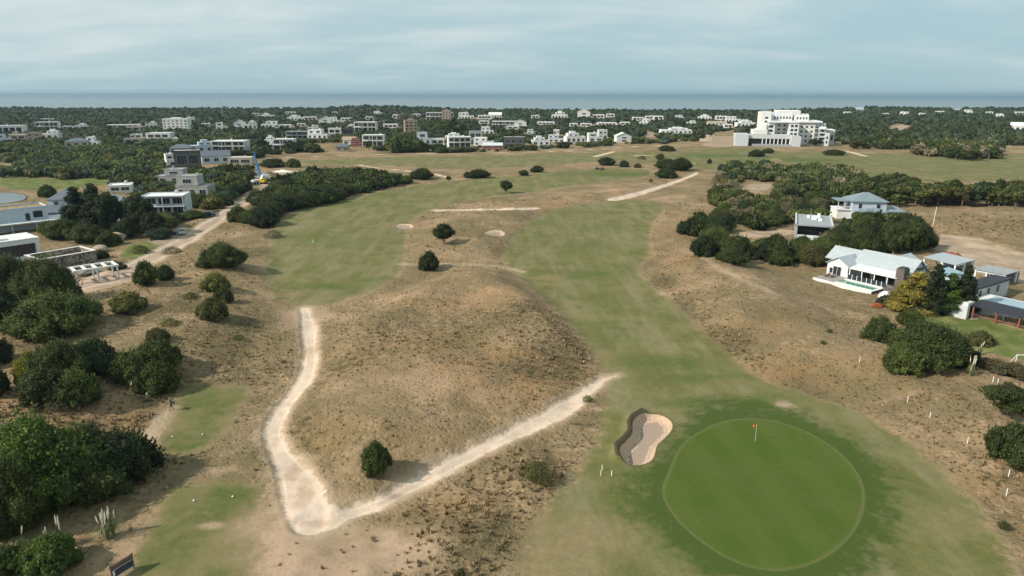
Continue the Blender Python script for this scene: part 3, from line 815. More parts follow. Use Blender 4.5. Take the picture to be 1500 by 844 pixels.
HAND = [
 # foreground left
 ("dense_bush",'bush',60,770,190,150,BRIGHT,"large bright green bush nearest the lower left corner, beside the pampas plumes"),
 ("dense_bush",'bush',18,800,130,130,MID,"mid green bush cut by the left picture edge below the bright bush"),
 ("dense_bush",'bush',55,690,120,60,DARK,"low dark bush at the left end of the big thicket, against the tussock slope"),
 ("dense_bush",'bush',128,702,130,75,DARK,"dark bush at the back middle of the big thicket below the tussock slope"),
 ("dense_bush",'bush',190,715,100,78,NIGHT,"dark rounded bush at the right end of the big thicket, shading the lower tee"),
 ("dense_bush",'bush',150,742,110,78,MID,"mid green bush inside the big thicket, just above the plume clump"),
 ("dense_bush",'bush',100,740,100,80,DARK,"dark bush in the very middle of the big thicket beside the lower tee"),
 ("dense_bush",'bush',175,690,80,40,OLIVE,"olive tipped bush on the upper rim of the big thicket"),
 ("dense_bush",'bush',80,852,90,58,BRIGHT,"fresh green bush on the bottom picture edge left of the tee sign"),
 ("dense_bush",'bush',10,850,70,40,BRIGHT,"fresh green bush in the bottom left picture corner"),
 # yellow tree group
 ("yellow_bush",'bush',50,570,50,50,YEL,"yellow flowering bush at the left end of the thicket beside the tee path"),
 ("dense_bush",'bush',95,572,95,72,DARK,"dark bush immediately right of the yellow flowering bush"),
 ("dense_bush",'bush',140,560,75,55,NIGHT,"nearly black bush in the middle of the thicket behind the walking golfer"),
 ("dense_bush",'bush',190,568,65,50,MID,"mid green bush between the black bush and the golfer's thicket end"),
 ("dense_bush",'bush',232,582,62,48,MID,"rounded green bush nearest the walking golfer"),
 ("dense_bush",'bush',232,552,70,44,DARK,"dark bush at the upper right end of the thicket behind the golfer"),
 ("dense_bush",'bush',70,600,80,50,DARK,"dark bush below the yellow flowering bush"),
 ("dense_bush",'bush',118,603,70,52,MID,"bushy green shrub at the lower edge of the thicket with the yellow bush"),
 ("dry_shrub",'scrub',85,607,40,24,GREY,"small grey twiggy shrub at the foot of the yellow bush's thicket"),
 # big left
 ("dense_bush",'bush',85,500,135,72,MID,"long low green bush alone below the left house, nearest the gravel road"),
 ("dense_bush",'bush',-10,480,100,60,NIGHT,"black-green bush on the left picture edge left of the long low bush"),
 ("dense_bush",'bush',70,448,90,75,DARK,"dark bush below the stone terrace wall"),
 ("dense_bush",'bush',20,452,90,80,DARK,"dark bush below the left white house"),
 ("dense_bush",'bush',10,410,70,36,OLIVE,"olive bush hugging the stone terrace foot"),
 ("dense_bush",'bush',52,415,60,34,MID,"small green bush between terrace wall and dark bush"),
 ("dense_bush",'bush',-15,540,70,46,NIGHT,"shaded bush on the left picture edge above the tussock slope"),
 ("dense_bush",'bush',-10,585,50,50,NIGHT,"shaded bush on the left picture edge beside the yellow bush"),
 ("round_bush",'bush',328,396,74,40,DARK,"large round dark bush alone between the gravel road and the left fairway"),
 ("round_bush",'bush',216,421,38,34,MID,"upright green bush on the fairway side of the gravel road bend"),
 ("round_bush",'bush',243,412,26,22,DARK,"small dark bush touching the upright green bush at the road bend"),
 ("round_bush",'bush',190,461,52,30,OLIVE,"low olive bush below the gravel road bend"),
 ("round_bush",'bush',318,430,44,28,OLIVE,"olive bush, upper of the three on the slope below the round dark bush"),
 ("round_bush",'bush',328,445,30,22,MID,"small green bush, middle of the three on the slope below the round dark bush"),
 ("round_bush",'bush',311,471,48,34,OLIVE,"olive bush, lowest of the three on the slope below the round dark bush"),
 ("round_bush",'bush',232,503,34,22,OLIVE,"faded low bush alone on the tussock slope above the thicket"),
 ("round_bush",'bush',222,534,40,28,DARK,"dark low bush above the thicket that has the yellow bush"),
 ("dry_shrub",'scrub',400,350,30,14,GREY,"grey shrub at the edge of the left fairway below the hedge"),
 # road hedges
 ("round_bush",'bush',349,326,32,24,MID,"green bush right of the gravel road, below the fairway hedge"),
 ("round_bush",'bush',382,331,42,28,DARK,"dark bush at the lower left end of the fairway hedge"),
 # single trees
 ("lone_tree",'tree',650,360,33,32,DARK,"rounded lone tree with a short trunk on the brown dune between the fairways"),
 ("lone_tree",'bush',629,398,32,28,DARK,"lone bushy tree beside the faint path just below the rounded tree"),
 ("lone_tree",'tree',741,284,20,20,DARK,"small lone tree at the upper edge of the left fairway"),
 ("lone_bush",'bush',553,702,46,46,DARK,"dense lone bush beside the fork of the sandy path"),
 ("lone_bush",'scrub',788,715,46,34,OLIVE,"ragged olive bush at the fairway edge below the sandy path"),
 ("lone_bush",'scrub',860,590,20,10,OLIVE,"small scruffy bush at the end of the sandy path"),
 ("lone_bush",'bush',674,848,14,14,OLIVE,"small bush tip on the bottom picture edge"),
 # right foreground
 ("round_bush",'bush',1288,503,54,45,DARK,"round dark bush at the lawn's lower left corner"),
 ("round_bush",'bush',1332,480,40,26,MID,"small green bush in front of the golden conifer"),
 ("round_bush",'bush',1334,458,46,18,OLIVE,"flat olive bush at the foot of the golden conifer"),
 ("round_bush",'bush',1358,544,120,68,DARK,"broad dark bush below the lawn, left of the pampas plumes"),
 ("round_bush",'bush',1320,552,60,46,MID,"green bush on the left shoulder of the broad dark bush"),
 ("round_bush",'bush',1436,508,38,22,OLIVE,"low olive bush on the lawn beside the pergola posts"),
 ("round_bush",'bush',1408,540,46,30,NIGHT,"dark bush on the right shoulder of the broad dark bush"),
 ("lone_tree",'tree',1475,622,70,58,DARK,"dark open-branched tree on the right picture edge above the round bush"),
 ("round_bush",'bush',1478,684,76,62,DARK,"round dark bush on the right picture edge beside the green"),
 ("dark_hedge",'bush',1450,545,60,22,BROWN,"brownish hedge plant below the lawn beside the white goal frame"),
 ("dark_hedge",'bush',1490,556,60,24,BROWN,"brownish hedge plant on the right picture edge below the lawn"),
 # conifers by white house
 ("golden_conifer",'cone',1338,462,78,66,GOLD,"wide golden conifer in front of the big white house"),
 ("golden_conifer",'cone',1318,455,48,44,GOLD,"low golden conifer nearest the house chimney wall"),
 ("blue_conifer",'cone',1363,463,44,80,NIGHT,"tall dark conifer between the golden conifer and the blue roof"),
 ("green_conifer",'cone',1386,464,50,66,BRIGHT,"bright green conifer between the two tall dark conifers"),
 ("blue_conifer",'cone',1407,464,42,78,NIGHT,"tall dark conifer left of the blue roofed shed"),
 ("round_bush",'bush',1300,450,34,16,BLUE,"bluish low shrub by the white dome beside the chimney wall"),
 ("flower_bed",'scrub',1284,452,22,8,(.42,.13,.06),"low orange red flowering patch beside the house corner"),
 # upper middle
 ("far_bush",'bush',700,262,40,14,DARK,"flat dark bush above the left fairway, right of the tiny tree"),
 ("far_bush",'tree',657,266,9,8,DARK,"tiny tree left of the flat dark bush above the left fairway"),
 ("far_bush",'bush',618,264,34,18,DARK,"round dark bush just right of the fairway hedge"),
 ("far_bush",'bush',595,270,22,13,MID,"green bush at the right tip of the fairway hedge"),
 ("far_bush",'bush',767,258,16,8,DARK,"left one of two small bushes at the left of the upper green"),
 ("far_bush",'bush',787,253,20,9,DARK,"right one of two small bushes at the left of the upper green"),
 ("far_bush",'bush',888,243,28,13,DARK,"dark bush behind the upper green, left of its neighbours"),
 ("far_bush",'bush',914,245,16,9,DARK,"small dark bush behind the upper green, right of its neighbour"),
 ("far_bush",'bush',934,246,12,6,BROWN,"small brown bush between the upper green and the large clump"),
 ("far_bush",'bush',975,248,38,16,DARK,"left part of the large clump above the straight white path"),
 ("far_bush",'bush',996,251,36,20,DARK,"right part of the large clump above the straight white path"),
 ("far_bush",'bush',975,262,36,15,DARK,"front dome of the large clump above the straight white path"),
 ("far_bush",'tree',967,238,14,13,OLIVE,"olive tree rising behind the large clump above the white path"),
 ("far_bush",'scrub',953,268,8,6,BROWN,"small dry bush beside the straight white path"),
 ("far_bush",'bush',976,222,26,9,DARK,"dark bush where the far tracks meet"),
 ("far_bush",'bush',1039,240,8,7,DARK,"small bush left of the right hand scrub, below the second green"),
 ("far_bush",'scrub',940,234,14,6,BROWN,"brown scrub above the upper green"),
 ("far_bush",'bush',1108,230,24,11,DARK,"dark bush in front of the hotel's low wing"),
 ("far_bush",'bush',1125,225,20,8,DARK,"small dark bush in front of the hotel's sloping wall"),
 ("far_bush",'bush',1222,228,34,9,DARK,"flat dark bush right of the hotel beside the far track"),
 ("round_bush",'bush',400,246,40,14,DARK,"dark bush right of the blue boom, behind the fairway hedge"),
 ("round_bush",'bush',430,246,26,14,MID,"green bush above the fairway hedge"),
 ("round_bush",'bush',460,238,0.1,0.1,MID,None),
]
for t in HAND:
    nm, kd, px, ba, w, h, c, lb = t
    if lb is None: continue
    cat = {'lone_tree': 'tree', 'golden_conifer': 'conifer', 'blue_conifer': 'conifer', 'green_conifer': 'conifer', 'flower_bed': 'flowers', 'dark_hedge': 'hedge'}.get(nm, 'tree' if kd == 'tree' else 'bush')
    if nm == 'far_bush' and kd == 'tree': nm = 'far_tree'
    bushpx(nm, kd, px, ba, w, h, c, lb, cat, v=None)
# ------------------------------------------------------------------ buildings
def plain(name, col, rough=.8, spec=.3, metal=0, var=.12, sc=1.5, emit=None):
    mt, n, b = material(name)
    P = n.new("ShaderNodeTexCoord").outputs['Object']
    f = n.noise(P, sc, 5, .65)
    d = tuple(c * (1 - var) for c in col); l = tuple(min(1, c * (1 + var * .6)) for c in col)
    n.put(b.inputs['Base Color'], n.mix(n.sm(f, .3, .7), d, l))
    b.inputs['Roughness'].default_value = rough; b.inputs['Specular IOR Level'].default_value = spec; b.inputs['Metallic'].default_value = metal
    return mt
M = dict(
 white=plain("white render", (.70, .70, .68)), cream=plain("cream render", (.70, .68, .64)), beige=plain("beige render", (.46, .41, .34)),
 grey=plain("grey render", (.34, .35, .36)), lgrey=plain("light grey render", (.55, .57, .58)), conc=plain("raw concrete", (.42, .40, .37), var=.25), dark=plain("dark cladding", (.06, .06, .065)),
 bluew=plain("bluish white render", (.48, .54, .60)), tan=plain("tan render", (.38, .30, .22), var=.2), red=plain("red brick", (.28, .09, .06), var=.3), slate=plain("slate roof", (.12, .14, .17), .6),
 blued=plain("blue grey roof sheet", (.20, .25, .30), .5), silver=plain("pale sheet roof", (.56, .60, .61), .45, .4), bluer=plain("light blue sheet roof", (.42, .54, .60), .45), roofw=plain("white roof screed", (.70, .70, .68), var=.2),
 roofg=plain("grey roof screed", (.30, .32, .33), var=.2), blackr=plain("black roof membrane", (.028, .030, .038), .6), wood=plain("weathered wood", (.16, .11, .075), var=.3), deck=plain("grey deck boards", (.30, .27, .24), var=.2),
 brown=plain("brown render", (.125, .105, .09)), glass=plain("window glass", (.028, .035, .042), .12, .6, var=.3), frame=plain("white window frame", (.7, .7, .7)), dframe=plain("dark window frame", (.05, .05, .05)),
 turq=plain("pool water", (.05, .22, .15), .15, .5, var=.3), pool2=plain("pale pool cover", (.30, .40, .44), .4, var=.1), tank=plain("water tank", (.45, .40, .33)), metal=plain("galvanised metal", (.45, .46, .47), .4, .5, .5),
 blue=plain("blue paint", (.02, .22, .55), .4), yellow=plain("yellow paint", (.62, .42, .03), .4), rust=plain("reddish timber", (.24, .08, .05)), white2=plain("white paint", (.8, .8, .8), .4, var=.04),
 black=plain("black rubber", (.02, .02, .02), .7), navy=plain("dark blue car paint", (.02, .022, .06), .25, .6), silverp=plain("silver car paint", (.4, .4, .4), .3, .6, .4), redp=plain("red paint", (.5, .05, .03), .5), green=plain("roof garden", (.30, .20, .09), var=.4, sc=.8),
 orange=plain("orange cloth", (.75, .16, .06), .7),
)
def stone_mat():
    mt, n, b = material("rubble stone")
    P = n.new("ShaderNodeTexCoord").outputs['Object']
    v = n.voro(P, 2.1)
    c = n.mix(n.sm(v.outputs['Color'], .1, .9), (.085, .065, .05), (.42, .35, .26))
    e = n.voro(P, 2.1, 'DISTANCE_TO_EDGE')
    c = n.mix(n.sm(e.outputs['Distance'], .02, .07), (.16, .14, .11), c)
    n.put(b.inputs['Base Color'], c); b.inputs['Roughness'].default_value = .9
    n.put(b.inputs['Normal'], n.bump(n.sm(e.outputs['Distance'], 0, .1), .6, .1))
    return mt
M['stone'] = stone_mat()
def sheet_mat(name, col, pitch=.5):
    mt, n, b = material(name)
    P = n.new("ShaderNodeTexCoord").outputs['Object']
    sp = n.new("ShaderNodeSeparateXYZ"); n.put(sp.inputs[0], P)
    w = n.m('SINE', n.m('MULTIPLY', sp.outputs[0], 6.283 / pitch))
    f = n.noise(P, .6, 5, .7)
    n.put(b.inputs['Base Color'], n.mix(n.sm(f, .3, .75), tuple(c * .86 for c in col), col))
    b.inputs['Roughness'].default_value = .42; b.inputs['Specular IOR Level'].default_value = .45
    n.put(b.inputs['Normal'], n.bump(w, .25, .03))
    return mt
M['sheet'] = sheet_mat("pale corrugated roof", (.40, .44, .46)); M['sheetd'] = sheet_mat("grey corrugated roof", (.20, .25, .28)); M['sheetb'] = sheet_mat("light blue corrugated roof", (.30, .42, .48))

class MB:
    def __init__(s): s.v = []; s.f = []
    def poly(s, pts):
        o = len(s.v); s.v += [tuple(p) for p in pts]; s.f.append(tuple(range(o, o + len(pts)))); return s
    def box(s, x0, x1, y0, y1, z0, z1):
        o = len(s.v)
        s.v += [(x0, y0, z0), (x1, y0, z0), (x1, y1, z0), (x0, y1, z0), (x0, y0, z1), (x1, y0, z1), (x1, y1, z1), (x0, y1, z1)]
        s.f += [tuple(o + i for i in q) for q in ((0, 3, 2, 1), (4, 5, 6, 7), (0, 1, 5, 4), (1, 2, 6, 5), (2, 3, 7, 6), (3, 0, 4, 7))]
        return s
    def prism(s, pts, z0, z1):
        """pts counter-clockwise (x,y); z0/z1 numbers or per-point lists"""
        n = len(pts); o = len(s.v)
        a = z0 if isinstance(z0, (list, tuple)) else [z0] * n
        b = z1 if isinstance(z1, (list, tuple)) else [z1] * n
        s.v += [(p[0], p[1], a[i]) for i, p in enumerate(pts)] + [(p[0], p[1], b[i]) for i, p in enumerate(pts)]
        s.f += [tuple(o + i for i in reversed(range(n))), tuple(o + n + i for i in range(n))]
        s.f += [(o + i, o + (i + 1) % n, o + n + (i + 1) % n, o + n + i) for i in range(n)]
        return s
    def bar(s, a, b, w=.1, h=None):
        a, b = Vector(a), Vector(b); d = (b - a).normalized(); h = h or w
        u = d.cross(Vector((0, 0, 1))) if abs(d.z) < .95 else Vector((1, 0, 0))
        u.normalize(); v = u.cross(d)
        o = len(s.v)
        for p in (a, b):
            for i, j in ((-1, -1), (1, -1), (1, 1), (-1, 1)):
                s.v.append(tuple(p + u * (i * w / 2) + v * (j * h / 2)))
        s.f += [tuple(o + i for i in q) for q in ((0, 1, 2, 3), (7, 6, 5, 4), (0, 4, 5, 1), (1, 5, 6, 2), (2, 6, 7, 3), (3, 7, 4, 0))]
        return s
    def tube(s, path, radii, n=8, cap=True):
        V, q = tube(path, radii, n); o = len(s.v)
        s.v += [tuple(x) for x in V]; s.f += [tuple(int(i) + o for i in f) for f in q]
        if cap:
            s.f.append(tuple(o + i for i in range(n))); k = o + (len(path) - 1) * n; s.f.append(tuple(k + i for i in reversed(range(n))))
        return s
    def gable(s, x0, x1, y0, y1, z0, zr, axis='x', t=.14, over=.35):
        """gabled roof slab pair with ridge along axis"""
        x0 -= over; x1 += over; y0 -= over; y1 += over
        if axis == 'x':
            ym = (y0 + y1) / 2
            for (a, b) in (((y0, z0), (ym, zr)), ((ym, zr), (y1, z0))):
                o = len(s.v)
                s.v += [(x0, a[0], a[1]), (x1, a[0], a[1]), (x1, b[0], b[1]), (x0, b[0], b[1]), (x0, a[0], a[1] + t), (x1, a[0], a[1] + t), (x1, b[0], b[1] + t), (x0, b[0], b[1] + t)]
                s.f += [tuple(o + i for i in q) for q in ((0, 3, 2, 1), (4, 5, 6, 7), (0, 1, 5, 4), (1, 2, 6, 5), (2, 3, 7, 6), (3, 0, 4, 7))]
        else:
            xm = (x0 + x1) / 2
            for (a, b) in (((x0, z0), (xm, zr)), ((xm, zr), (x1, z0))):
                o = len(s.v)
                s.v += [(a[0], y0, a[1]), (b[0], y0, b[1]), (b[0], y1, b[1]), (a[0], y1, a[1]), (a[0], y0, a[1] + t), (b[0], y0, b[1] + t), (b[0], y1, b[1] + t), (a[0], y1, a[1] + t)]
                s.f += [tuple(o + i for i in q) for q in ((0, 3, 2, 1), (4, 5, 6, 7), (0, 1, 5, 4), (1, 2, 6, 5), (2, 3, 7, 6), (3, 0, 4, 7))]
        return s
    def pent(s, x0, x1, y0, y1, z0, z1, zr, axis='x'):
        """walls with gable ends"""
        if axis == 'x':
            ym = (y0 + y1) / 2; P = [(y0, z0), (y1, z0), (y1, z1), (ym, zr), (y0, z1)]; o = len(s.v)
            s.v += [(x0, a, b) for a, b in P] + [(x1, a, b) for a, b in P]
        else:
            xm = (x0 + x1) / 2; P = [(x1, z0), (x0, z0), (x0, z1), (xm, zr), (x1, z1)]; o = len(s.v)
            s.v += [(a, y0, b) for a, b in P] + [(a, y1, b) for a, b in P]
        s.f += [tuple(o + i for i in (4, 3, 2, 1, 0)), tuple(o + 5 + i for i in (0, 1, 2, 3, 4))] + [(o + i, o + (i + 1) % 5, o + 5 + (i + 1) % 5, o + 5 + i) for i in range(5)]
        return s
    def hip(s, x0, x1, y0, y1, z0, zr, over=.4):
        x0 -= over; x1 += over; y0 -= over; y1 += over
        xm, ym = (x0 + x1) / 2, (y0 + y1) / 2; k = min(x1 - x0, y1 - y0) / 2
        if x1 - x0 >= y1 - y0: a, b = (x0 + k, ym, zr), (x1 - k - .01, ym, zr)
        else: a, b = (xm, y0 + k, zr), (xm, y1 - k - .01, zr)
        o = len(s.v)
        s.v += [(x0, y0, z0), (x1, y0, z0), (x1, y1, z0), (x0, y1, z0), a, b, (x0, y0, z0 - .15), (x1, y0, z0 - .15), (x1, y1, z0 - .15), (x0, y1, z0 - .15)]
        if x1 - x0 >= y1 - y0: fs = [(0, 1, 5, 4), (1, 2, 5), (2, 3, 4, 5), (3, 0, 4)]
        else: fs = [(0, 1, 4), (1, 2, 5, 4), (2, 3, 5), (3, 0, 4, 5)]
        fs += [(6, 7, 1, 0), (7, 8, 2, 1), (8, 9, 3, 2), (9, 6, 0, 3), (9, 8, 7, 6)]
        s.f += [tuple(o + i for i in q) for q in fs]
        return s
    def build(s, name, mat, parent=None, smooth=False):
        me = bpy.data.meshes.new(name); me.from_pydata(s.v, [], s.f); me.update()
        me.materials.append(M[mat] if isinstance(mat, str) else mat)
        if smooth:
            for p in me.polygons: p.use_smooth = True
        o = bpy.data.objects.new(name, me); COL.objects.link(o); o.parent = parent
        return o
def root(name, loc, yaw, label, cat, group=None):
    o = bpy.data.objects.new(name, None); COL.objects.link(o)
    o.location = loc; o.rotation_euler = (0, 0, yaw)
    return tag(o, label, cat, group)

HOUSES = []     # footprints (x, y, radius)
def window(parent, side, c, zc, w, h, pos, fine=False, dark=False, mat='glass'):
    """side: f front(-y) b back l left(-x) r right; c centre along the wall, pos the wall's plane"""
    def B(mb, u0, u1, z0, z1, d0, d1):
        if side == 'f': return mb.box(u0, u1, pos - d1, pos - d0, z0, z1)
        if side == 'b': return mb.box(u0, u1, pos + d0, pos + d1, z0, z1)
        if side == 'l': return mb.box(pos - d1, pos - d0, u0, u1, z0, z1)
        return mb.box(pos + d0, pos + d1, u0, u1, z0, z1)
    if not fine:
        return B(MB(), c - w / 2, c + w / 2, zc - h / 2, zc + h / 2, -.02, .04).build("window", mat, parent)
    t = .09
    mb = MB()
    B(mb, c - w / 2 - t, c + w / 2 + t, zc + h / 2, zc + h / 2 + t, -.02, .09); B(mb, c - w / 2 - t, c + w / 2 + t, zc - h / 2 - t, zc - h / 2, -.02, .12)
    B(mb, c - w / 2 - t, c - w / 2, zc - h / 2, zc + h / 2, -.02, .09); B(mb, c + w / 2, c + w / 2 + t, zc - h / 2, zc + h / 2, -.02, .09)
    k = max(1, round(w / 1.2))
    for i in range(1, k):
        u = c - w / 2 + w * i / k; B(mb, u - .03, u + .03, zc - h / 2, zc + h / 2, -.02, .07)
    o = mb.build("window", 'dframe' if dark else 'frame', parent)
    B(MB(), c - w / 2, c + w / 2, zc - h / 2, zc + h / 2, -.01, .03).build("pane", mat, o)
    return o
def flat_roof(parent, x0, x1, y0, y1, z, mat='roofw', rim='white', h=.35):
    """parapet ring with a sunk roof deck"""
    MB().box(x0 + .2, x1 - .2, y0 + .2, y1 - .2, z - .1, z + .06).build("roof", mat, parent)
    m = MB()
    m.box(x0 - .06, x1 + .06, y0 - .06, y0 + .2, z, z + h); m.box(x0 - .06, x1 + .06, y1 - .2, y1 + .06, z, z + h)
    m.box(x0 - .06, x0 + .2, y0 + .2, y1 - .2, z, z + h); m.box(x1 - .2, x1 + .06, y0 + .2, y1 - .2, z, z + h)
    m.build("parapet", rim, parent)

def house_px(px0, px1, base, top, label, style='a', mat='white', yaw=0, depth=None, roof='roofw', name='house', seed=None, cat='house'):
    """a far or middle distance modern house: photo pixel box -> real building on the ground"""
    r = random.Random(hash((px0, base)) & 0xffff if seed is None else seed)
    p = at1((px0 + px1) / 2, base); w = px_w(p, px1 - px0) ; h = px_h(p, base - top)
    yr = R(yaw); d = depth or min(14, max(6, w * .6))
    w = max(4.0, (w - abs(math.sin(yr)) * d * .8) / max(.5, abs(math.cos(yr))))
    dirv = Vector((p.x, p.y, 0)).normalized()
    ctr = p + dirv * (d / 2)
    z = min(gz(ctr.x, ctr.y), p.z)
    o = root(name, (ctr.x, ctr.y, z), yr + math.atan2(-ctr.x, ctr.y) * .6, label, cat)
    HOUSES.append((ctr.x, ctr.y, max(w, d) * .55 + 1.5))
    x0, x1, y0, y1 = -w / 2, w / 2, -d / 2, d / 2
    far = p.y > 620
    def wins(bx0, bx1, z0, z1, fy, n=None, ratio=.55, wide=False):
        L = bx1 - bx0
        n = n or max(1, int(L / 4.0))
        for i in range(n):
            c = bx0 + L * (i + .5) / n
            window(o, 'f', c, (z0 + z1) / 2, L / n * (.8 if wide else r.uniform(.35, .6)), (z1 - z0) * ratio, fy, fine=not far and L > 3)
    if style == 'a':       # two storeys, upper block set back to one side
        h1 = h * .5; f = r.choice([0, 1]); cut = w * r.uniform(.25, .4)
        MB().box(x0, x1, y0, y1, -1.0, h1).build("wall", mat, o); flat_roof(o, x0, x1, y0, y1, h1, roof, mat, .3)
        a0, a1 = (x0, x1 - cut) if f else (x0 + cut, x1)
        MB().box(a0, a1, y0 + d * .2, y1, h1 + .31, h * .94).build("upper_wall", mat, o); flat_roof(o, a0, a1, y0 + d * .2, y1, h * .94, roof, mat, .35)
        wins(x0, x1, 0.4, h1 - .2, y0); wins(a0, a1, h1 + .5, h * .9, y0 + d * .2)
    elif style == 'b':     # one long low box with a glazed band
        MB().box(x0, x1, y0, y1, -1.0, h * .93).build("wall", mat, o); flat_roof(o, x0, x1, y0, y1, h * .93, roof, mat, .4)
        wins(x0 + w * .06, x1 - w * .06, h * .25, h * .8, y0, n=max(2, int(w / 5)), ratio=.8, wide=True)
    elif style == 'c':     # stepped cubes with a tower
        h1 = h * .55
        MB().box(x0, x1, y0, y1, -1.0, h1).build("wall", mat, o); flat_roof(o, x0, x1, y0, y1, h1, roof, mat, .3)
        c = r.uniform(x0 + w * .3, x1 - w * .3); tw = w * .28
        MB().box(c - w * .28, c + w * .3, y0 + d * .25, y1, h1 + .31, h * .8).build("upper_wall", mat, o); flat_roof(o, c - w * .28, c + w * .3, y0 + d * .25, y1, h * .8, roof, mat, .25)
        MB().box(c - tw / 2, c + tw / 2, y0 + d * .4, y0 + d * .4 + tw, h * .8 + .27, h).build("tower", mat, o)
        wins(x0, x1, 0.4, h1 - .3, y0); wins(c - w * .28, c + w * .3, h1 + .5, h * .78, y0 + d * .25, 2)
    elif style == 'd':     # two boxes with big terrace frame
        h1 = h * .48
        MB().box(x0, x1, y0 + d * .2, y1, -1.0, h1).build("wall", mat, o)
        MB().box(x0, x1, y0 + d * .2, y1, h1 + .25, h * .95).build("upper_wall", mat, o); flat_roof(o, x0, x1, y0 - .3, y1, h * .95, roof, mat, .35)
        m = MB().box(x0 - .1, x1 + .1, y0 - .4, y1 + .1, h1, h1 + .25); m.build("balcony_slab", mat, o)
        for u in np.linspace(x0 + .2, x1 - .2, max(3, int(w / 5))): MB().box(u - .15, u + .15, y0 - .3, y0, -1, h * .95 - .1).build("pillar", mat, o)
        wins(x0, x1, .3, h1 - .1, y0 + d * .2, ratio=.8, wide=True); wins(x0, x1, h1 + .4, h * .9, y0 + d * .2, ratio=.75, wide=True)
    elif style == 'g':     # gabled
        h1 = h * .62
        MB().pent(x0, x1, y0, y1, -1.0, h1, h * .97, 'x').build("wall", mat, o); MB().gable(x0, x1, y0, y1, h1 - .05, h, 'x').build("roof", roof, o)
        wins(x0, x1, .4, h1 - .2, y0, ratio=.5)
    elif style == 'h':     # hipped
        h1 = h * .6
        MB().box(x0, x1, y0, y1, -1.0, h1).build("wall", mat, o); MB().hip(x0, x1, y0, y1, h1 + .16, h).build("roof", roof, o)
        wins(x0, x1, .4, h1 - .2, y0, ratio=.5)
    elif style == 'n':     # narrow gable end to the front
        h1 = h * .66
        MB().pent(x0, x1, y0, y1, -1.0, h1, h * .97, 'y').build("wall", mat, o); MB().gable(x0, x1, y0, y1, h1 - .05, h, 'y').build("roof", roof, o)
        window(o, 'f', 0, h1 * .75, w * .3, h1 * .22, y0, True); window(o, 'f', 0, h1 * .3, w * .3, h1 * .22, y0, True)
    elif style == 't':     # tower block
        MB().box(x0, x1, y0, y1, -1.0, h * .88).build("wall", mat, o); flat_roof(o, x0, x1, y0, y1, h * .88, roof, mat, .6)
        MB().box(x0 + w * .3, x1 - w * .3, y0 + d * .3, y1 - d * .3, h * .88 + .07, h).build("roof_hut", mat, o)
        k = max(2, int(h / 3.2))
        for i in range(k): wins(x0, x1, h * .85 * i / k + .4, h * .85 * (i + 1) / k - .3, y0, n=max(2, int(w / 3.5)), ratio=.55)
    if style in 'abcd' and r.random() < .75:
        c = r.uniform(x0 + 1, x1 - 1); hh = h * .94 if style != 'c' else h * .55
        if style == 'a': c = (x0 + x1) / 2
        MB().box(c - .45, c + .45, y1 - 1.8, y1 - .9, hh, hh + r.uniform(.8, 1.5)).build("chimney", mat, o)
    return o

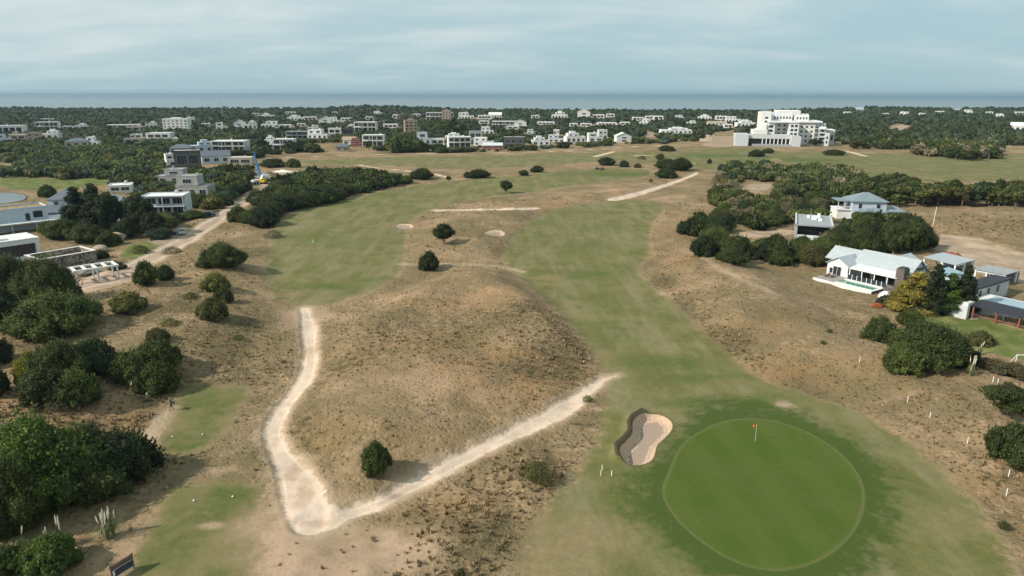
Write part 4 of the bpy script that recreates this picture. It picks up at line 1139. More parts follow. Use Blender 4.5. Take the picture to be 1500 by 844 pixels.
FARH = [
 (0,36,197,184,"long white house with a pale roof on the left picture edge, before the far wood",'b','white',0),
 (18,50,206,197,"low beige house right of the blue-white house on the left edge",'b','beige',5),
 (43,60,206,194,"round-cornered beige block at the right end of the low beige house",'t','tan',0),
 (-6,17,210,197,"blue-white house low on the left picture edge",'a','bluew',10),
 (57,86,192,179,"upper white house of the tall stacked pair on the far left",'d','white',0),
 (64,89,204,190,"lower white house of the tall stacked pair on the far left",'c','white',-8),
 (94,107,190,185,"small white house right of the tall stacked pair",'b','white',0),
 (111,130,189,181,"small white house with a stepped roof before the far wood on the left",'c','white',10),
 (100,130,215,203,"grey roofed house with a pale gable in the left woodland",'h','beige',0,'slate'),
 (129,147,214,201,"white cube joined to the right of the grey roofed woodland house",'a','white',-12),
 (160,204,187,183,"very long low white house at the far wood's edge",'b','white',0),
 (186,206,192,186,"low tan house below the very long white house",'b','beige',0),
 (214,231,188,178,"pale yellow stepped house left of the big white block",'c','cream',8),
 (243,279,192,173,"big white three-storey block on the upper left",'t','white',-6),
 (218,253,204,195,"low white house with a wide glazed front below the big white block",'b','white',-8),
 (193,208,203,197,"narrow white-roofed house left of the low glazed one",'b','cream',0),
 (184,206,211,203,"flat white-roofed house half sunk in the left woodland",'b','beige',5),
 (318,333,191,180,"pale house with a stepped top right of the big white block",'a','cream',0),
 (344,359,189,176,"white gabled house on the upper left",'n','white',0,'roofw'),
 (358,377,190,177,"white stepped house beside the white gabled house on the upper left",'c','white',5),
 (254,260,207,203,"tiny cream hut right of the low glazed house",'b','cream',0),
 (384,402,173,166,"small white house with three cubes before the far wood",'c','white',0),
 (419,433,168,164,"tiny white house on the far wood's edge",'b','white',0),
 (384,406,187,178,"white stepped house below the three-cube house",'a','white',0),
 (402,427,187,183,"low long white house right of the white stepped one",'b','white',0),
 (422,447,177,169,"white house with a mixed roofline in the upper left village",'c','white',0),
 (446,464,177,171,"long low cream house in the upper left village",'b','cream',0),
 (468,486,182,171,"white gabled house at the left of the bright cluster",'n','white',0,'roofw'),
 (484,500,181,172,"white two-storey house at the right of the bright cluster",'a','white',0),
 (487,494,167,164,"tiny white house just under the far wood ridge",'b','white',0),
 (520,553,194,179,"pale house with a big open concrete frame on its roof",'d','cream',-6),
 (452,483,204,190,"white two-storey house with a glazed upper floor behind the round bush row",'a','white',-10),
 (421,452,204,193,"grey house with white roof edge and dark glazing",'d','grey',0),
 (482,500,197,188,"white low house between the white and the dark roofed houses",'b','white',0),
 (502,517,197,189,"dark fronted small house with a white roof edge",'b','dark',0),
 (388,407,214,199,"left cube of the large white double house by the far track",'c','white',-6),
 (402,434,221,204,"right wing of the large white double house by the far track",'d','white',-8),
 (492,512,222,211,"dark roofed cottage left of the red brick one",'h','tan',0,'slate'),
 (503,522,213,201,"pale cottage with a brown roof behind the dark roofed cottage",'g','cream',0,'tan'),
 (516,533,215,203,"red brick house in the middle of the village row",'a','red',0),
 (532,564,215,198,"white two-storey house right of the red brick house",'d','white',-5),
 (625,664,177,165,"white three-storey building with a tan tower on the far ridge",'d','white',0),
 (648,661,177,161,"tan tower in the middle of the white ridge building",'t','tan',0),
 (672,694,175,165,"white two-storey house right of the tan tower building",'a','white',0),
 (700,720,175,169,"low white house left of the hipped white one on the far ridge",'b','white',0),
 (716,735,174,165,"white house with a gabled upper part on the far ridge",'g','white',0,'roofw'),
 (575,587,174,168,"small white house high on the far slope left of the bare trees",'b','white',0),
 (562,583,188,182,"low white house left of the stone tower",'b','white',0),
 (592,612,196,175,"tan stone tower house among bare trees",'t','tan',10),
 (611,632,213,194,"white and grey house with a tall cube, left of the village row",'a','lgrey',5),
 (632,651,213,203,"low white house with a long roof edge in the village row",'b','white',0),
 (652,680,206,195,"white house behind the village row with roof posts",'c','white',0),
 (655,690,217,201,"white house with a round arch corner in the village row",'d','white',10),
 (687,706,206,192,"dark grey box house behind the village row",'b','grey',0),
 (705,723,197,186,"white cube above the village row",'a','white',0),
 (721,756,187,178,"long white terrace with many openings above the village row",'d','white',0),
 (753,771,187,176,"white gabled house right of the long terrace",'n','white',0,'roofw'),
 (742,760,190,185,"low white house just below the long terrace",'b','white',0),
 (694,724,214,202,"white house behind the small red cottage",'a','white',-6),
 (707,736,219,210,"small house with pale roof and red and blue front in the village row",'g','red',0,'silver'),
 (737,769,214,201,"white roofed house with a dark glazed front in the village row",'b','dark',0),
 (778,805,214,200,"white house with a square roof tower in the village row",'c','white',8),
 (787,812,183,179,"thin long white house under the far ridge",'b','white',0),
 (808,831,175,163,"castle-like white house on the far ridge",'c','white',0),
 (846,864,174,160,"white house with a pointed top on the far ridge",'n','white',0,'roofw'),
 (868,885,174,168,"low white house right of the pointed one",'b','white',0),
 (803,826,209,198,"grey-white house left of the brightest house",'a','lgrey',0),
 (811,819,200,190,"narrow white tower above the grey-white house",'t','white',0),
 (826,857,210,193,"brightest white house with stepped cubes by the far track",'c','white',12),
 (860,882,208,195,"white two-storey house right of the brightest one",'a','white',10),
 (875,889,203,190,"tall white cube behind the white two-storey house",'t','white',10),
 (900,924,209,195,"white gabled house at the right end of the village row",'n','white',12,'roofw'),
 (874,903,184,180,"thin white row house above the village's right end",'b','white',0),
 (926,943,177,172,"low white house left of the twin roofs",'b','white',0),
 (945,957,175,170,"left of the twin white roofs before the far wood",'b','white',0),
 (957,971,176,170,"right of the twin white roofs before the far wood",'b','white',0),
 (937,952,183,175,"white cube below the twin white roofs",'a','white',0),
 (966,1012,196,187,"wide white house with crenellated parapets",'c','white',5),
 (989,1003,174,169,"small grey-white house between the wide house and the wood",'a','lgrey',0),
 (1022,1041,176,168,"white stepped house left of the pink roofed one",'c','white',0),
 (1048,1063,176,170,"small white house above the pinkish one",'b','white',0),
 (1036,1063,184,178,"low house with a pinkish roof left of the hotel",'g','cream',0,'tan'),
 (1063,1084,179,171,"bright white house nearest the hotel's left",'a','white',0),
 (1077,1106,186,176,"white house with a square tower just left of the hotel",'c','white',8),
 (1254,1264,163,158,"tiny white house in the wood right of the hotel",'b','white',0),
 (1290,1301,170,166,"tiny grey house by the wood's clearing",'b','lgrey',0),
 (1315,1329,169,164,"tiny white house above the wood's clearing",'a','white',0),
 (1368,1381,167,163,"tiny pale house, second from the right in the far wood",'b','cream',0),
 (1396,1406,164,160,"tiny grey-white house high in the far right wood",'b','lgrey',0),
 (1413,1425,167,161,"bright white little house in the far right wood",'a','white',0),
 (62,78,178,174,"tiny pale roof against the wood above the tall stacked pair",'b','white',0),
 (270,285,178,172,"small white house right behind the big white block",'a','white',0),
 (296,308,186,181,"low white house between the big block and the stepped pale house",'b','white',0),
 (370,380,170,166,"tiny white house left of the three-cube house",'b','white',0),
 (436,448,186,181,"low cream house below the mixed roofline house",'b','cream',0),
 (452,466,190,184,"small white house above the white two-storey one",'a','white',0),
 (500,516,178,173,"low white house right of the bright cluster",'b','white',0),
 (508,520,187,182,"pale stepped house left of the concrete frame house",'c','cream',0),
 (536,548,176,171,"small white house above the concrete frame house",'b','white',0),
 (548,560,168,163,"tiny white house high on the far slope",'a','white',0),
 (604,616,171,167,"tiny white roof right of the bare trees",'b','white',0),
 (664,672,184,180,"tiny white hut below the tan tower building",'b','white',0),
 (702,716,182,177,"small cream house left of the long terrace",'b','cream',0),
 (772,786,197,190,"pale house between the terrace and the square-towered house",'a','lgrey',0),
 (778,790,174,169,"small white house left of the castle-like one",'b','white',0),
 (834,846,186,181,"small white house below the castle-like one",'b','white',0),
 (850,866,186,181,"low pale house above the brightest house",'b','cream',0),
 (888,900,172,167,"tiny white house right of the low ridge house",'b','white',0),
 (908,922,184,179,"low white house above the gabled end house",'b','white',0),
 (1006,1018,182,177,"small white house above the crenellated house's right end",'a','white',0),
 (1060,1072,188,182,"small pale house left of the hotel's plot",'b','white',0),
 (1236,1246,168,164,"tiny white roof just right of the hotel in the wood",'b','white',0),
 (1346,1354,170,166,"tiny pale house right of the wood's clearing",'b','white',0),
 (1460,1472,172,167,"tiny white house left of the edge house in the far right wood",'a','white',0),
 (1444,1453,168,164,"tiny white roof right of the bright little house",'b','white',0),
 (1487,1505,169,164,"pale house on the right picture edge near the sea",'b','lgrey',0),
 (1480,1506,193,180,"white gabled house on the right picture edge",'g','white',-10,'roofw'),
]
for t in FARH:
    house_px(*t[:6], mat=t[6], yaw=t[7], roof=t[8] if len(t) > 8 else ('roofw' if t[6] != 'grey' else 'roofg'))

MIDH = [
 (278,312,224,206,"faceted blue-white house behind the slate roofed ones",'c','bluew',15,'silver'),
 (313,364,222,207,"long white house with a glazed front above the building site",'d','white',-8,'roofw'),
 (243,262,245,226,"small white house with a balcony left of the brick one",'a','white',20,'roofw'),
 (258,296,250,220,"grey-brown house with a white flat roof behind the concrete shell",'b','brown',10,'roofw'),
 (296,338,240,222,"white house with a long grey gabled roof left of the building site",'g','bluew',12,'slate'),
 (252,282,226,212,"cottage with a pointed slate roof in the left woodland",'h','grey',0,'slate'),
 (337,372,242,231,"unfinished house with pale yellow and pinkish walls by the blue boom",'b','beige',-5,'roofw'),
]
for t in MIDH: house_px(*t[:6], mat=t[6], yaw=t[7], roof=t[8])
# ------------------------------------------------------------------ the hotel
p = at1(1150, 214)
hs = px_w(p, 1.0) * 1.0
hb_z = p.z
hotel = root("hotel_building", (p.x, p.y + 3, hb_z), -math.atan2(p.x, p.y) * .55, "large white many-storeyed hotel with stepped roofs and rows of balconies behind the golf course", "hotel")
HOUSES.append((p.x + 6, p.y + 22, 52))
def HX(px): return (px - 1150) * hs
def HZ(py): return (214 - py) * hs * 1.0
def hblock(px0, px1, py_top, y0, y1, mat='cream', name="wall", z0=-1.0, rim=True):
    x0, x1, z1 = HX(px0), HX(px1), HZ(py_top)
    MB().box(x0, x1, y0, y1, z0, z1).build(name, mat, hotel)
    if rim: flat_roof(hotel, x0, x1, y0, y1, z1, 'roofw', 'white2', .7)
def hwin(px0, px1, py0, py1, nx, nz, y, w=.5, h=.55, fine=True):
    for i in range(nx):
        for j in range(nz):
            c = HX(px0 + (px1 - px0) * (i + .5) / nx); zc = HZ(py1 - (py1 - py0) * (j + .5) / nz)
            window(hotel, 'f', c, zc, (px1 - px0) * hs / nx * w, (py1 - py0) * hs / nz * h, y, fine=False)
hblock(1117, 1131, 168, 8, 30, 'cream', "wing_tower"); hwin(1119, 1130, 172, 200, 1, 5, 8, .4, .5)
hblock(1131, 1166, 181, 10, 34, 'cream'); hwin(1140, 1163, 183, 206, 3, 4, 10, .42, .5)
hblock(1124, 1136, 183, 3, 12, 'white', "balcony_bay"); hwin(1126, 1135, 184, 208, 1, 4, 3, .7, .6)
hblock(1155, 1169, 182, 2, 12, 'white', "balcony_bay"); hwin(1157, 1168, 183, 206, 2, 4, 2, .7, .6)
hblock(1166, 1194, 181, 9, 34, 'cream'); hwin(1172, 1193, 184, 211, 3, 4, 9, .42, .42)
MB().box(HX(1126), HX(1168), 1.2, 36, HZ(181), HZ(179)).build("cornice", 'white2', hotel)
MB().box(HX(1166.3), HX(1203), 7.5, 36, HZ(181), HZ(179)).build("cornice", 'white2', hotel)
hblock(1133, 1163, 170, 16, 36, 'white', "attic"); hwin(1136, 1162, 172, 178, 6, 1, 16, .5, .6)
hblock(1166, 1186, 172, 15, 36, 'white', "attic"); hwin(1168, 1185, 173, 178, 4, 1, 15, .5, .6)
hblock(1143, 1176, 166, 22, 40, 'cream', "attic")
hblock(1194, 1204, 184, 13, 34, 'lgrey', "terrace_wing"); hwin(1195, 1203, 187, 212, 1, 4, 13, .7, .5)
hblock(1200, 1209, 188, 8, 34, 'white', "terrace_wing"); hwin(1201, 1208, 190, 212, 1, 4, 8, .7, .55)
hblock(1208, 1214, 197, 6, 30, 'white', "terrace_wing"); hwin(1209, 1213, 199, 212, 1, 2, 6, .6, .55)
hblock(1214, 1226, 193, 18, 32, 'lgrey', "side_pavilion"); hwin(1215, 1225, 197, 210, 2, 1, 18, .6, .6)
for zz in (190, 196, 202, 208): MB().box(HX(1193.5), HX(1209.4), 6.0, 8.0, HZ(zz), HZ(zz) + .35).build("balcony_slab", 'white2', hotel)
for k, px in enumerate((1119, 1124, 1129, 1133, 1137, 1142, 1147, 1152, 1157, 1163, 1168, 1173, 1178, 1184, 1189, 1195, 1199, 1204, 1208)):
    top = 165.5 if px < 1131 else (167.5 if px < 1165 else (169.5 if px < 1186 else 180))
    if px > 1200: top = 183
    b0 = HZ(top) - 3.6; yy = 9 if px < 1131 else (17 if px < 1187 else 12)
    MB().box(HX(px) - .75, HX(px) + .75, yy, yy + 1.6, b0, HZ(top)).box(HX(px) - 1.0, HX(px) + 1.0, yy - .25, yy + 1.85, HZ(top), HZ(top) + .35).build("chimney", 'white2', hotel)
MB().tube([(HX(1124), 20, HZ(168)), (HX(1124), 20, HZ(157))], [.22, .1], 6).build("mast", 'metal', hotel)
# low front wing with the dark glazed band and the slanting wall
MB().box(HX(1079), HX(1098), -8, 6, -1, HZ(197)).build("front_wing", 'lgrey', hotel)
MB().box(HX(1098) + .02, HX(1157), -6, 6, HZ(203.5), HZ(198)).build("front_fascia", 'lgrey', hotel)
MB().box(HX(1098) + .02, HX(1157), -3, 5.5, -1, HZ(203.6)).build("front_glazing", 'glass', hotel)
MB().box(HX(1104), HX(1158), -9, -3.1, -1, HZ(211.5)).build("terrace_base", 'grey', hotel)
for px in np.linspace(1118, 1156, 8): MB().box(HX(px) - .3, HX(px) + .3, -6, -5.4, HZ(211.4), HZ(203.6)).build("front_pillar", 'white2', hotel)
x0, x1 = HX(1157) + .03, HX(1166)
MB().prism([(x0, -9), (HX(1170), -9), (HX(1170), 1.8), (x0, 1.8)], -1, [HZ(198), HZ(199.5), HZ(199.5), HZ(198)]).build("slanting_wall", 'lgrey', hotel)
MB().box(HX(1105), HX(1124), -4, 14, HZ(197.6), HZ(191.5)).build("roof_terrace", 'cream', hotel)
MB().prism([(HX(1110), 2), (HX(1124), 2), (HX(1124), 12), (HX(1110), 12)], HZ(192), [HZ(191), HZ(184), HZ(184), HZ(191)]).build("stepped_gable", 'cream', hotel)
MB().box(HX(1040) + 4, HX(1078), 2, 4, -1, HZ(202)).build("garden_wall", 'tan', hotel)

# ------------------------------------------------------------------ near houses on the right
def frame_at(px, py, yaw_deg, name, label, cat="house", dz=0.0):
    p = at1(px, py)
    return root(name, (p.x, p.y, p.z + dz), R(yaw_deg), label, cat), p
YU = -57.0     # local +x runs towards the viewer's right, local +y runs right and away
A, p = frame_at(1240, 410, YU, "villa", "big white villa with pale sheet roofs, verandah and tall brown chimney")
HOUSES.append((p.x + 8, p.y - 1, 13))
MB().pent(-5, 0, 0, 9, -1, 3.0, 4.55, 'y').build("wing_wall", 'white', A)
MB().gable(-5, 0, 0, 9, 2.92, 4.6, 'y').build("wing_roof", 'sheet', A)
MB().pent(-.5, 11.5, 3.4, 10.6, -1, 3.0, 5.85, 'x').build("main_wall", 'bluew', A)
MB().gable(-.5, 11.5, 3.4, 10.6, 2.9, 5.9, 'x', over=.5).build("main_roof", 'sheet', A)
MB().pent(-8, -4.7, 5.5, 11, -1, 3.0, 4.9, 'x').build("rear_wall", 'white', A); MB().gable(-8, -.4, 4.5, 11, 2.9, 5.35, 'x').build("rear_roof", 'sheet', A)
MB().pent(1, 8.4, 10.6, 16.2, -1, 3.0, 4.8, 'y').build("side_wall", 'bluew', A)
MB().gable(1, 8.4, 10.62, 16.2, 2.92, 4.95, 'y').build("side_roof", 'sheet', A)
MB().prism([(0.4, -.4), (11.0, -.4), (11.0, 3.9), (0.4, 3.9)], [2.75, 2.75, 3.25, 3.25], [2.9, 2.9, 3.4, 3.4]).build("verandah_roof", 'roofw', A)
for u in (.6, 3.4, 6.2, 9.0): MB().box(u - .09, u + .09, -.25, -.07, -.4, 2.76).build("verandah_post", 'white2', A)
MB().box(0, 12, 0, 3.38, -.6, .12).build("verandah_floor", 'deck', A)
for c, w in ((2.2, 2.0), (5.4, 2.6), (8.8, 2.6)):
    window(A, 'f', c, 1.45, w, 2.1, 3.4, True, True)
window(A, 'f', -2.5, 1.5, 1.9, 2.0, 0, True)
window(A, 'r', 7.0, 3.9, 4.2, .9, 11.5, True); window(A, 'r', 8.6, 1.4, 2.0, 1.6, 11.5, True); window(A, 'r', 5.2, 1.4, 1.4, 1.2, 11.5, True)
window(A, 'f', -3.9, 1.4, .8, 1.2, 0, True); window(A, 'r', 12.3, 1.5, 1.2, 1.2, 8.4, True); window(A, 'r', 14.4, 1.5, 1.2, 1.2, 8.4, True)
MB().box(10.6, 12.3, -.2, 1.9, -.8, 5.0).build("chimney", 'brown', A); MB().box(10.8, 12.1, 0, 1.7, 5.02, 5.25).build("chimney_cap", 'dark', A)
MB().box(11.6, 12.6, -2.6, -.22, -1.2, 1.1).build("screen_wall", 'brown', A)
MB().box(9.6, 11.58, -2.6, -2.4, -1.2, 1.0).build("screen_wall", 'brown', A)
MB().tube([(5.6, 7.0, 5.8), (5.6, 7.0, 6.7)], [.06, .05], 6).build("vent_pipe", 'metal', A)
pd, q = root("pool_deck", A.location, R(YU), "raised timber and stone pool deck beside the white villa's verandah", "pool deck"), None
MB().box(-4, 9.5, -6.6, -5.2, -1.5, .62).box(-4, .9, -5.2, -.6, -1.5, .62).box(.9, 9.5, -2.2, -.6, -1.5, .62).box(8.9, 9.5, -5.2, -2.2, -1.5, .62).build("deck_platform", 'cream', pd)
MB().box(-3.9, .8, -6.4, -.7, .625, .68).build("deck_boards", 'deck', pd)
pl_ = MB().box(.92, 8.88, -5.18, -2.22, -.2, .48).build("swimming_pool", 'turq'); pl_.location = A.location; pl_.rotation_euler = (0, 0, R(YU)); tag(pl_, "narrow green-water swimming pool in the deck beside the white villa", "swimming pool")
MB().box(.7, 9.1, -2.2, -1.95, .63, .75).build("pool_kerb", 'white2', pd)
MB().box(9.52, 9.7, -6.6, -2.4, -1.3, .5).build("deck_skirt", 'dark', pd)
fe = root("glass_fence", A.location, R(YU), "glass panel fence with pale posts between the green pool and the verandah", "fence")
for u in np.arange(.8, 9.6, 1.1): MB().box(u - .05, u + .05, -1.3, -1.2, .6, 1.75).build("post", 'white2', fe)
MB().box(.85, 9.5, -1.26, -1.24, .72, 1.65).build("panel", 'glass', fe)
# loungers, dome, barbecue table on the deck
def sunbed(x, y, z, yaw, label):
    o = root("sun_lounger", (x, y, z), yaw, label, "sun lounger", "loungers on the villa's deck")
    MB().box(-.95, .35, -.3, .3, .22, .32).build("seat", 'wood', o); MB().prism([(.35, -.3), (1.0, -.3), (1.0, .3), (.35, .3)], [.24, .55, .55, .24], [.32, .65, .65, .32]).build("backrest", 'wood', o)
    for sx in (-.8, .3):
        for sy in (-.25, .25): MB().box(sx - .03, sx + .03, sy - .03, sy + .03, 0, .22).build("leg", 'dark', o)
Rz = Matrix.Rotation(R(YU), 3, 'Z')
for k, (u, v) in enumerate(((-2.8, -3.2), (-1.6, -3.0))):
    w_ = A.location + Rz @ Vector((u, v, .68)); sunbed(w_.x, w_.y, w_.z, R(YU + 90), ("dark lounger at the far end of the villa's deck", "dark lounger nearer the pool on the villa's deck")[k])
p = at1(1297, 436)
dm = MB(); ring = []
for i in range(5):
    a = i / 5 * math.pi / 2; rr, zz = 1.5 * math.cos(a), 1.35 * math.sin(a)
    ring.append([(rr * math.cos(t), rr * math.sin(t) * .8, zz) for t in np.linspace(0, 2 * math.pi, 14, endpoint=False)])
for i in range(4):
    for j in range(14): dm.poly([ring[i][j], ring[i][(j + 1) % 14], ring[i + 1][(j + 1) % 14], ring[i + 1][j]])
dm.poly(ring[4])
o = dm.build("oven_dome", 'white2', None, True); o.location = p; tag(o, "white rounded outdoor oven dome at the foot of the villa's brown wall", "oven")

# carport and blue roofed shed
B_, p = frame_at(1407, 428, YU, "garden_shed", "small pale blue walled shed with a light blue sheet roof behind the conifers", "shed")
HOUSES.append((p.x + 3, p.y + 2, 7))
MB().box(-5, 0, 0, 4.5, -.6, 2.5).build("wall", 'bluew', B_)
MB().prism([(-5.5, -.6), (.5, -.6), (.5, 5.2), (-5.5, 5.2)], [3.5, 2.45, 2.45, 3.5], [3.62, 2.57, 2.57, 3.62]).build("roof", 'sheetb', B_)
MB().prism([(-5, 0), (-4.9, 0), (-4.9, 4.5), (-5, 4.5)], 2.5, 3.4).build("gable_wall", 'white', B_)
window(B_, 'r', 1.2, 1.2, 1.1, 1.8, 0, True, True); MB().box(0, .06, 2.6, 3.6, 0, 2.05).build("door", 'slate', B_)
Cp, p = frame_at(1382, 404, YU, "carport", "long carport with a pale sheet roof and white portal frame behind the villa", "carport")
HOUSES.append((p.x + 6, p.y + 2, 8))
MB().prism([(-5, 0), (2.2, 0), (2.2, 9), (-5, 9)], [3.3, 2.9, 2.9, 3.3], [3.42, 3.02, 3.02, 3.42]).build("roof", 'sheet', Cp)
for u, v in ((-4.8, .2), (2.0, .2), (-4.8, 8.8), (2.0, 8.8), (2.0, 4.5)): MB().box(u - .14, u + .14, v - .14, v + .14, -.5, 2.92).build("post", 'white2', Cp)
MB().box(1.9, 2.15, .34, 4.36, 2.6, 2.88).build("beam", 'white2', Cp); MB().box(-4.6, 1.8, 8.4, 8.6, -.4, 2.6).build("rear_wall", 'bluew', Cp)
Gp, p = frame_at(1447, 416, YU, "gate_portal", "white portal frame with a flat grey roof at the edge of the dirt field", "portal")
MB().box(-3, 3.2, -.4, 6, 2.7, 2.86).build("roof", 'roofg', Gp)
for u, v in ((-2.8, 0), (2.9, 0), (2.9, 5.6), (-2.8, 5.6)): MB().box(u - .16, u + .16, v - .16, v + .16, -.5, 2.69).build("post", 'white2', Gp)
MB().box(-2.6, 2.7, -.08, .08, 2.3, 2.6).build("beam", 'white2', Gp)
MB().box(-3.0, 3.2, 6.2, 6.4, -.5, 2.4).build("rear_wall", 'grey', Gp)

# black roofed house with courtyard pool and pergola
Cc, p = frame_at(1427, 468, YU, "courtyard_house", "white walled house with a flat black roof round a pale blue pool")
HOUSES.append((p.x + 9, p.y + 2, 14))
MB().box(-4.4, -1.0, -1.0, 2.4, -1, 3.0).build("wall", 'white', Cc); MB().box(-4.3, -1.1, -1.06, -1.01, .0, 2.6).build("side_panel", 'lgrey', Cc)
MB().box(-7.2, -4.45, .4, 24, -1, 3.1).build("rear_wall", 'lgrey', Cc); MB().box(-7.6, -4.1, -1.4, 24.4, 3.12, 3.42).build("roof", 'blackr', Cc)
for v in (6.5, 8.6, 11.5, 15.0, 19): window(Cc, 'r', v, 1.9, 1.2, 1.5, -4.45, True)
MB().box(-4.0, 14, 5.2, 5.75, -1, 2.1).build("parapet", 'white2', Cc)
MB().box(-4.0, 14, 5.8, 14, -1, 1.7).build("pool_terrace", 'cream', Cc)
o = MB().box(-2.2, 13, 7.0, 13.2, 1.72, 1.80).build("courtyard_pool", 'pool2'); o.location = Cc.location; o.rotation_euler = (0, 0, R(YU)); tag(o, "pale blue courtyard pool inside the black roofed house", "swimming pool")
window(Cc, 'r', .8, 1.2, 1.4, 2.1, -1.0, True, True)
Pg, p = frame_at(1427, 468, YU, "pergola", "pergola with a sloping black roof on dark red posts along the lawn at the right", "pergola")
MB().prism([(-.8, -.5), (16, -.5), (16, 3.4), (-.8, 3.4)], [2.5, 2.5, 3.0, 3.0], [2.62, 2.62, 3.12, 3.12]).build("roof", 'blackr', Pg)
for u in (-.4, 3.4, 7.0, 10.6, 14.2): MB().box(u - .13, u + .13, -.13, .13, -.7, 2.52).build("post", 'rust', Pg)
MB().box(-.6, 16, -.3, 3.3, -.6, .06).build("floor_deck", 'deck', Pg); MB().box(-.7, 15.9, .14, .22, .85, .93).build("rail", 'rust', Pg)
for u in (3.4, 7.0, 10.6): MB().box(u - .1, u + .1, 3.0, 3.2, .07, 2.9).build("post", 'cream', Pg)
def chair(x, y, z, yaw, label):
    o = root("garden_chair", (x, y, z), yaw, label, "chair", "white chairs under the pergola")
    MB().box(-.25, .25, -.25, .25, .40, .46).build("seat", 'white2', o); MB().box(-.25, .25, .2, .26, .47, .95).build("backrest", 'white2', o)
    for sx in (-.22, .22):
        for sy in (-.21, .21): MB().box(sx - .025, sx + .025, sy - .025, sy + .025, 0, .4).build("leg", 'white2', o)
for k, (u, v, a) in enumerate(((12.0, .9, 0), (12.9, 1.6, 120), (12.3, 2.3, 200))):
    w_ = Pg.location + Rz @ Vector((u, v, .07)); chair(w_.x, w_.y, w_.z, R(YU + a), ("white chair under the pergola nearest the rail", "white chair under the pergola nearest the picture edge", "white chair under the pergola nearest the house")[k])
gl, p = frame_at(1487, 534, -8, "goal_frame", "small white goal frame on the lawn at the right picture edge", "goal")
for a, b in (((0, 0, 0), (0, 0, 1.6)), ((3, 0, 0), (3, 0, 1.6)), ((0, 0, 1.6), (3, 0, 1.6)), ((0, 1.2, 0), (0, 0, 1.6)), ((3, 1.2, 0), (3, 0, 1.6)), ((0, 1.2, .03), (3, 1.2, .03))):
    MB().bar(a, b, .09).build("bar", 'white2', gl)

# modern grey box and hipped two-storey house
D_, p = frame_at(1163, 350, -22, "box_house", "long flat grey modern house with deep glazed front among the dark scrub")
HOUSES.append((p.x + 8, p.y + 10, 9)); HOUSES.append((p.x + 4, p.y + 2, 7))
MB().box(0, 9.6, 0.05, 18, -1, .5).box(0, .6, 0, 18, .5, 3.9).box(9, 9.6, 0, 18, .5, 3.9).box(.6, 9, 3.2, 18, .5, 3.9).build("wall", 'grey', D_)
MB().box(-.15, 9.75, -.2, 18.2, 3.92, 4.3).build("roof", 'sheetd' if False else 'roofg', D_)
MB().box(-.15, .25, -.2, 18.2, 4.32, 4.7).box(9.35, 9.75, -.2, 18.2, 4.32, 4.7).build("parapet", 'lgrey', D_)
MB().box(.62, 8.98, 3.12, 3.18, .8, 3.5).build("window", 'glass', D_); MB().box(.6, 9, .1, .2, .5, 1.35).build("balcony_rail", 'lgrey', D_)
for (a, b_, c, d, e) in ((4.2, 5.6, 9, 11, 5.3), (6, 7, 7.5, 8.4, 5.0), (3, 3.8, 11.5, 12.5, 5.1), (5.8, 6.6, 12, 13.4, 5.6)): MB().box(a, b_, c, d, 4.31, e).build("roof_unit", 'white2', D_)
MB().tube([(4, 14, 4.3), (4, 14, 7)], [.08, .05], 6).build("chimney", 'metal', D_)
MB().box(1.5, 7, -2.2, -.02, -1, .35).build("step", 'cream', D_)

E_, p = frame_at(1246, 322, -8, "hip_roof_house", "white two-storey house with grey hipped sheet roofs above the scrub on the right")
HOUSES.append((p.x + 4, p.y + 6, 11)); HOUSES.append((p.x + 15, p.y + 4, 6))
MB().box(0, 10.5, 0, 9, -1, 6.0).build("wall", 'bluew', E_); MB().hip(0, 10.5, 0, 9, 6.15, 8.6, .6).build("roof", 'sheetd', E_)
window(E_, 'f', 2.4, 4.6, 1.2, 1.5, 0, True); window(E_, 'f', 8, 4.6, 1.3, 1.5, 0, True); window(E_, 'f', 2.2, 1.6, 1.4, 1.4, 0, True); window(E_, 'l', 4, 4.6, 1.2, 1.5, 0, True)
MB().hip(1.5, 9.5, -6, -.05, 2.9, 4.6, .5).build("porch_roof", 'sheetd', E_); MB().box(1.5, 9.5, -6, -.05, -1, 2.8).build("porch_wall", 'white', E_)
MB().box(-4.2, -.02, 1, 8, -1, 3.0).build("side_wall", 'white', E_); MB().box(-4.4, -.02, .6, 8.2, 3.02, 3.3).build("balcony_slab", 'white2', E_)
for u in (-4.3, -2.2, -.25): MB().box(u, u + .18, .7, .88, 3.3, 5.9).build("balcony_post", 'white2', E_)
MB().box(-4.4, -.02, .65, .75, 4.0, 4.2).build("balcony_rail", 'white2', E_); MB().box(-4.5, -.02, .5, 8.2, 5.9, 6.1).build("balcony_roof", 'sheetd', E_)
MB().box(10.52, 17, 0, 6, -1, 2.9).build("garage_wall", 'bluew', E_); MB().hip(10.6, 17, 0, 6, 3.0, 4.5, .5).build("garage_roof", 'sheetd', E_)
window(E_, 'f', 13.6, 1.3, 2.6, 2.0, 0, True)
Pl, p = frame_at(1365, 338, 0, "utility_pole", "tall thin pale pole standing alone beside the dirt field on the right", "pole")
MB().tube([(0, 0, -.3), (.25, 0, 7.3)], [.13, .09], 8).build("shaft", 'cream', Pl)
MB().box(-.1, .6, -.06, .06, 6.9, 7.0).build("crossbar", 'wood', Pl)

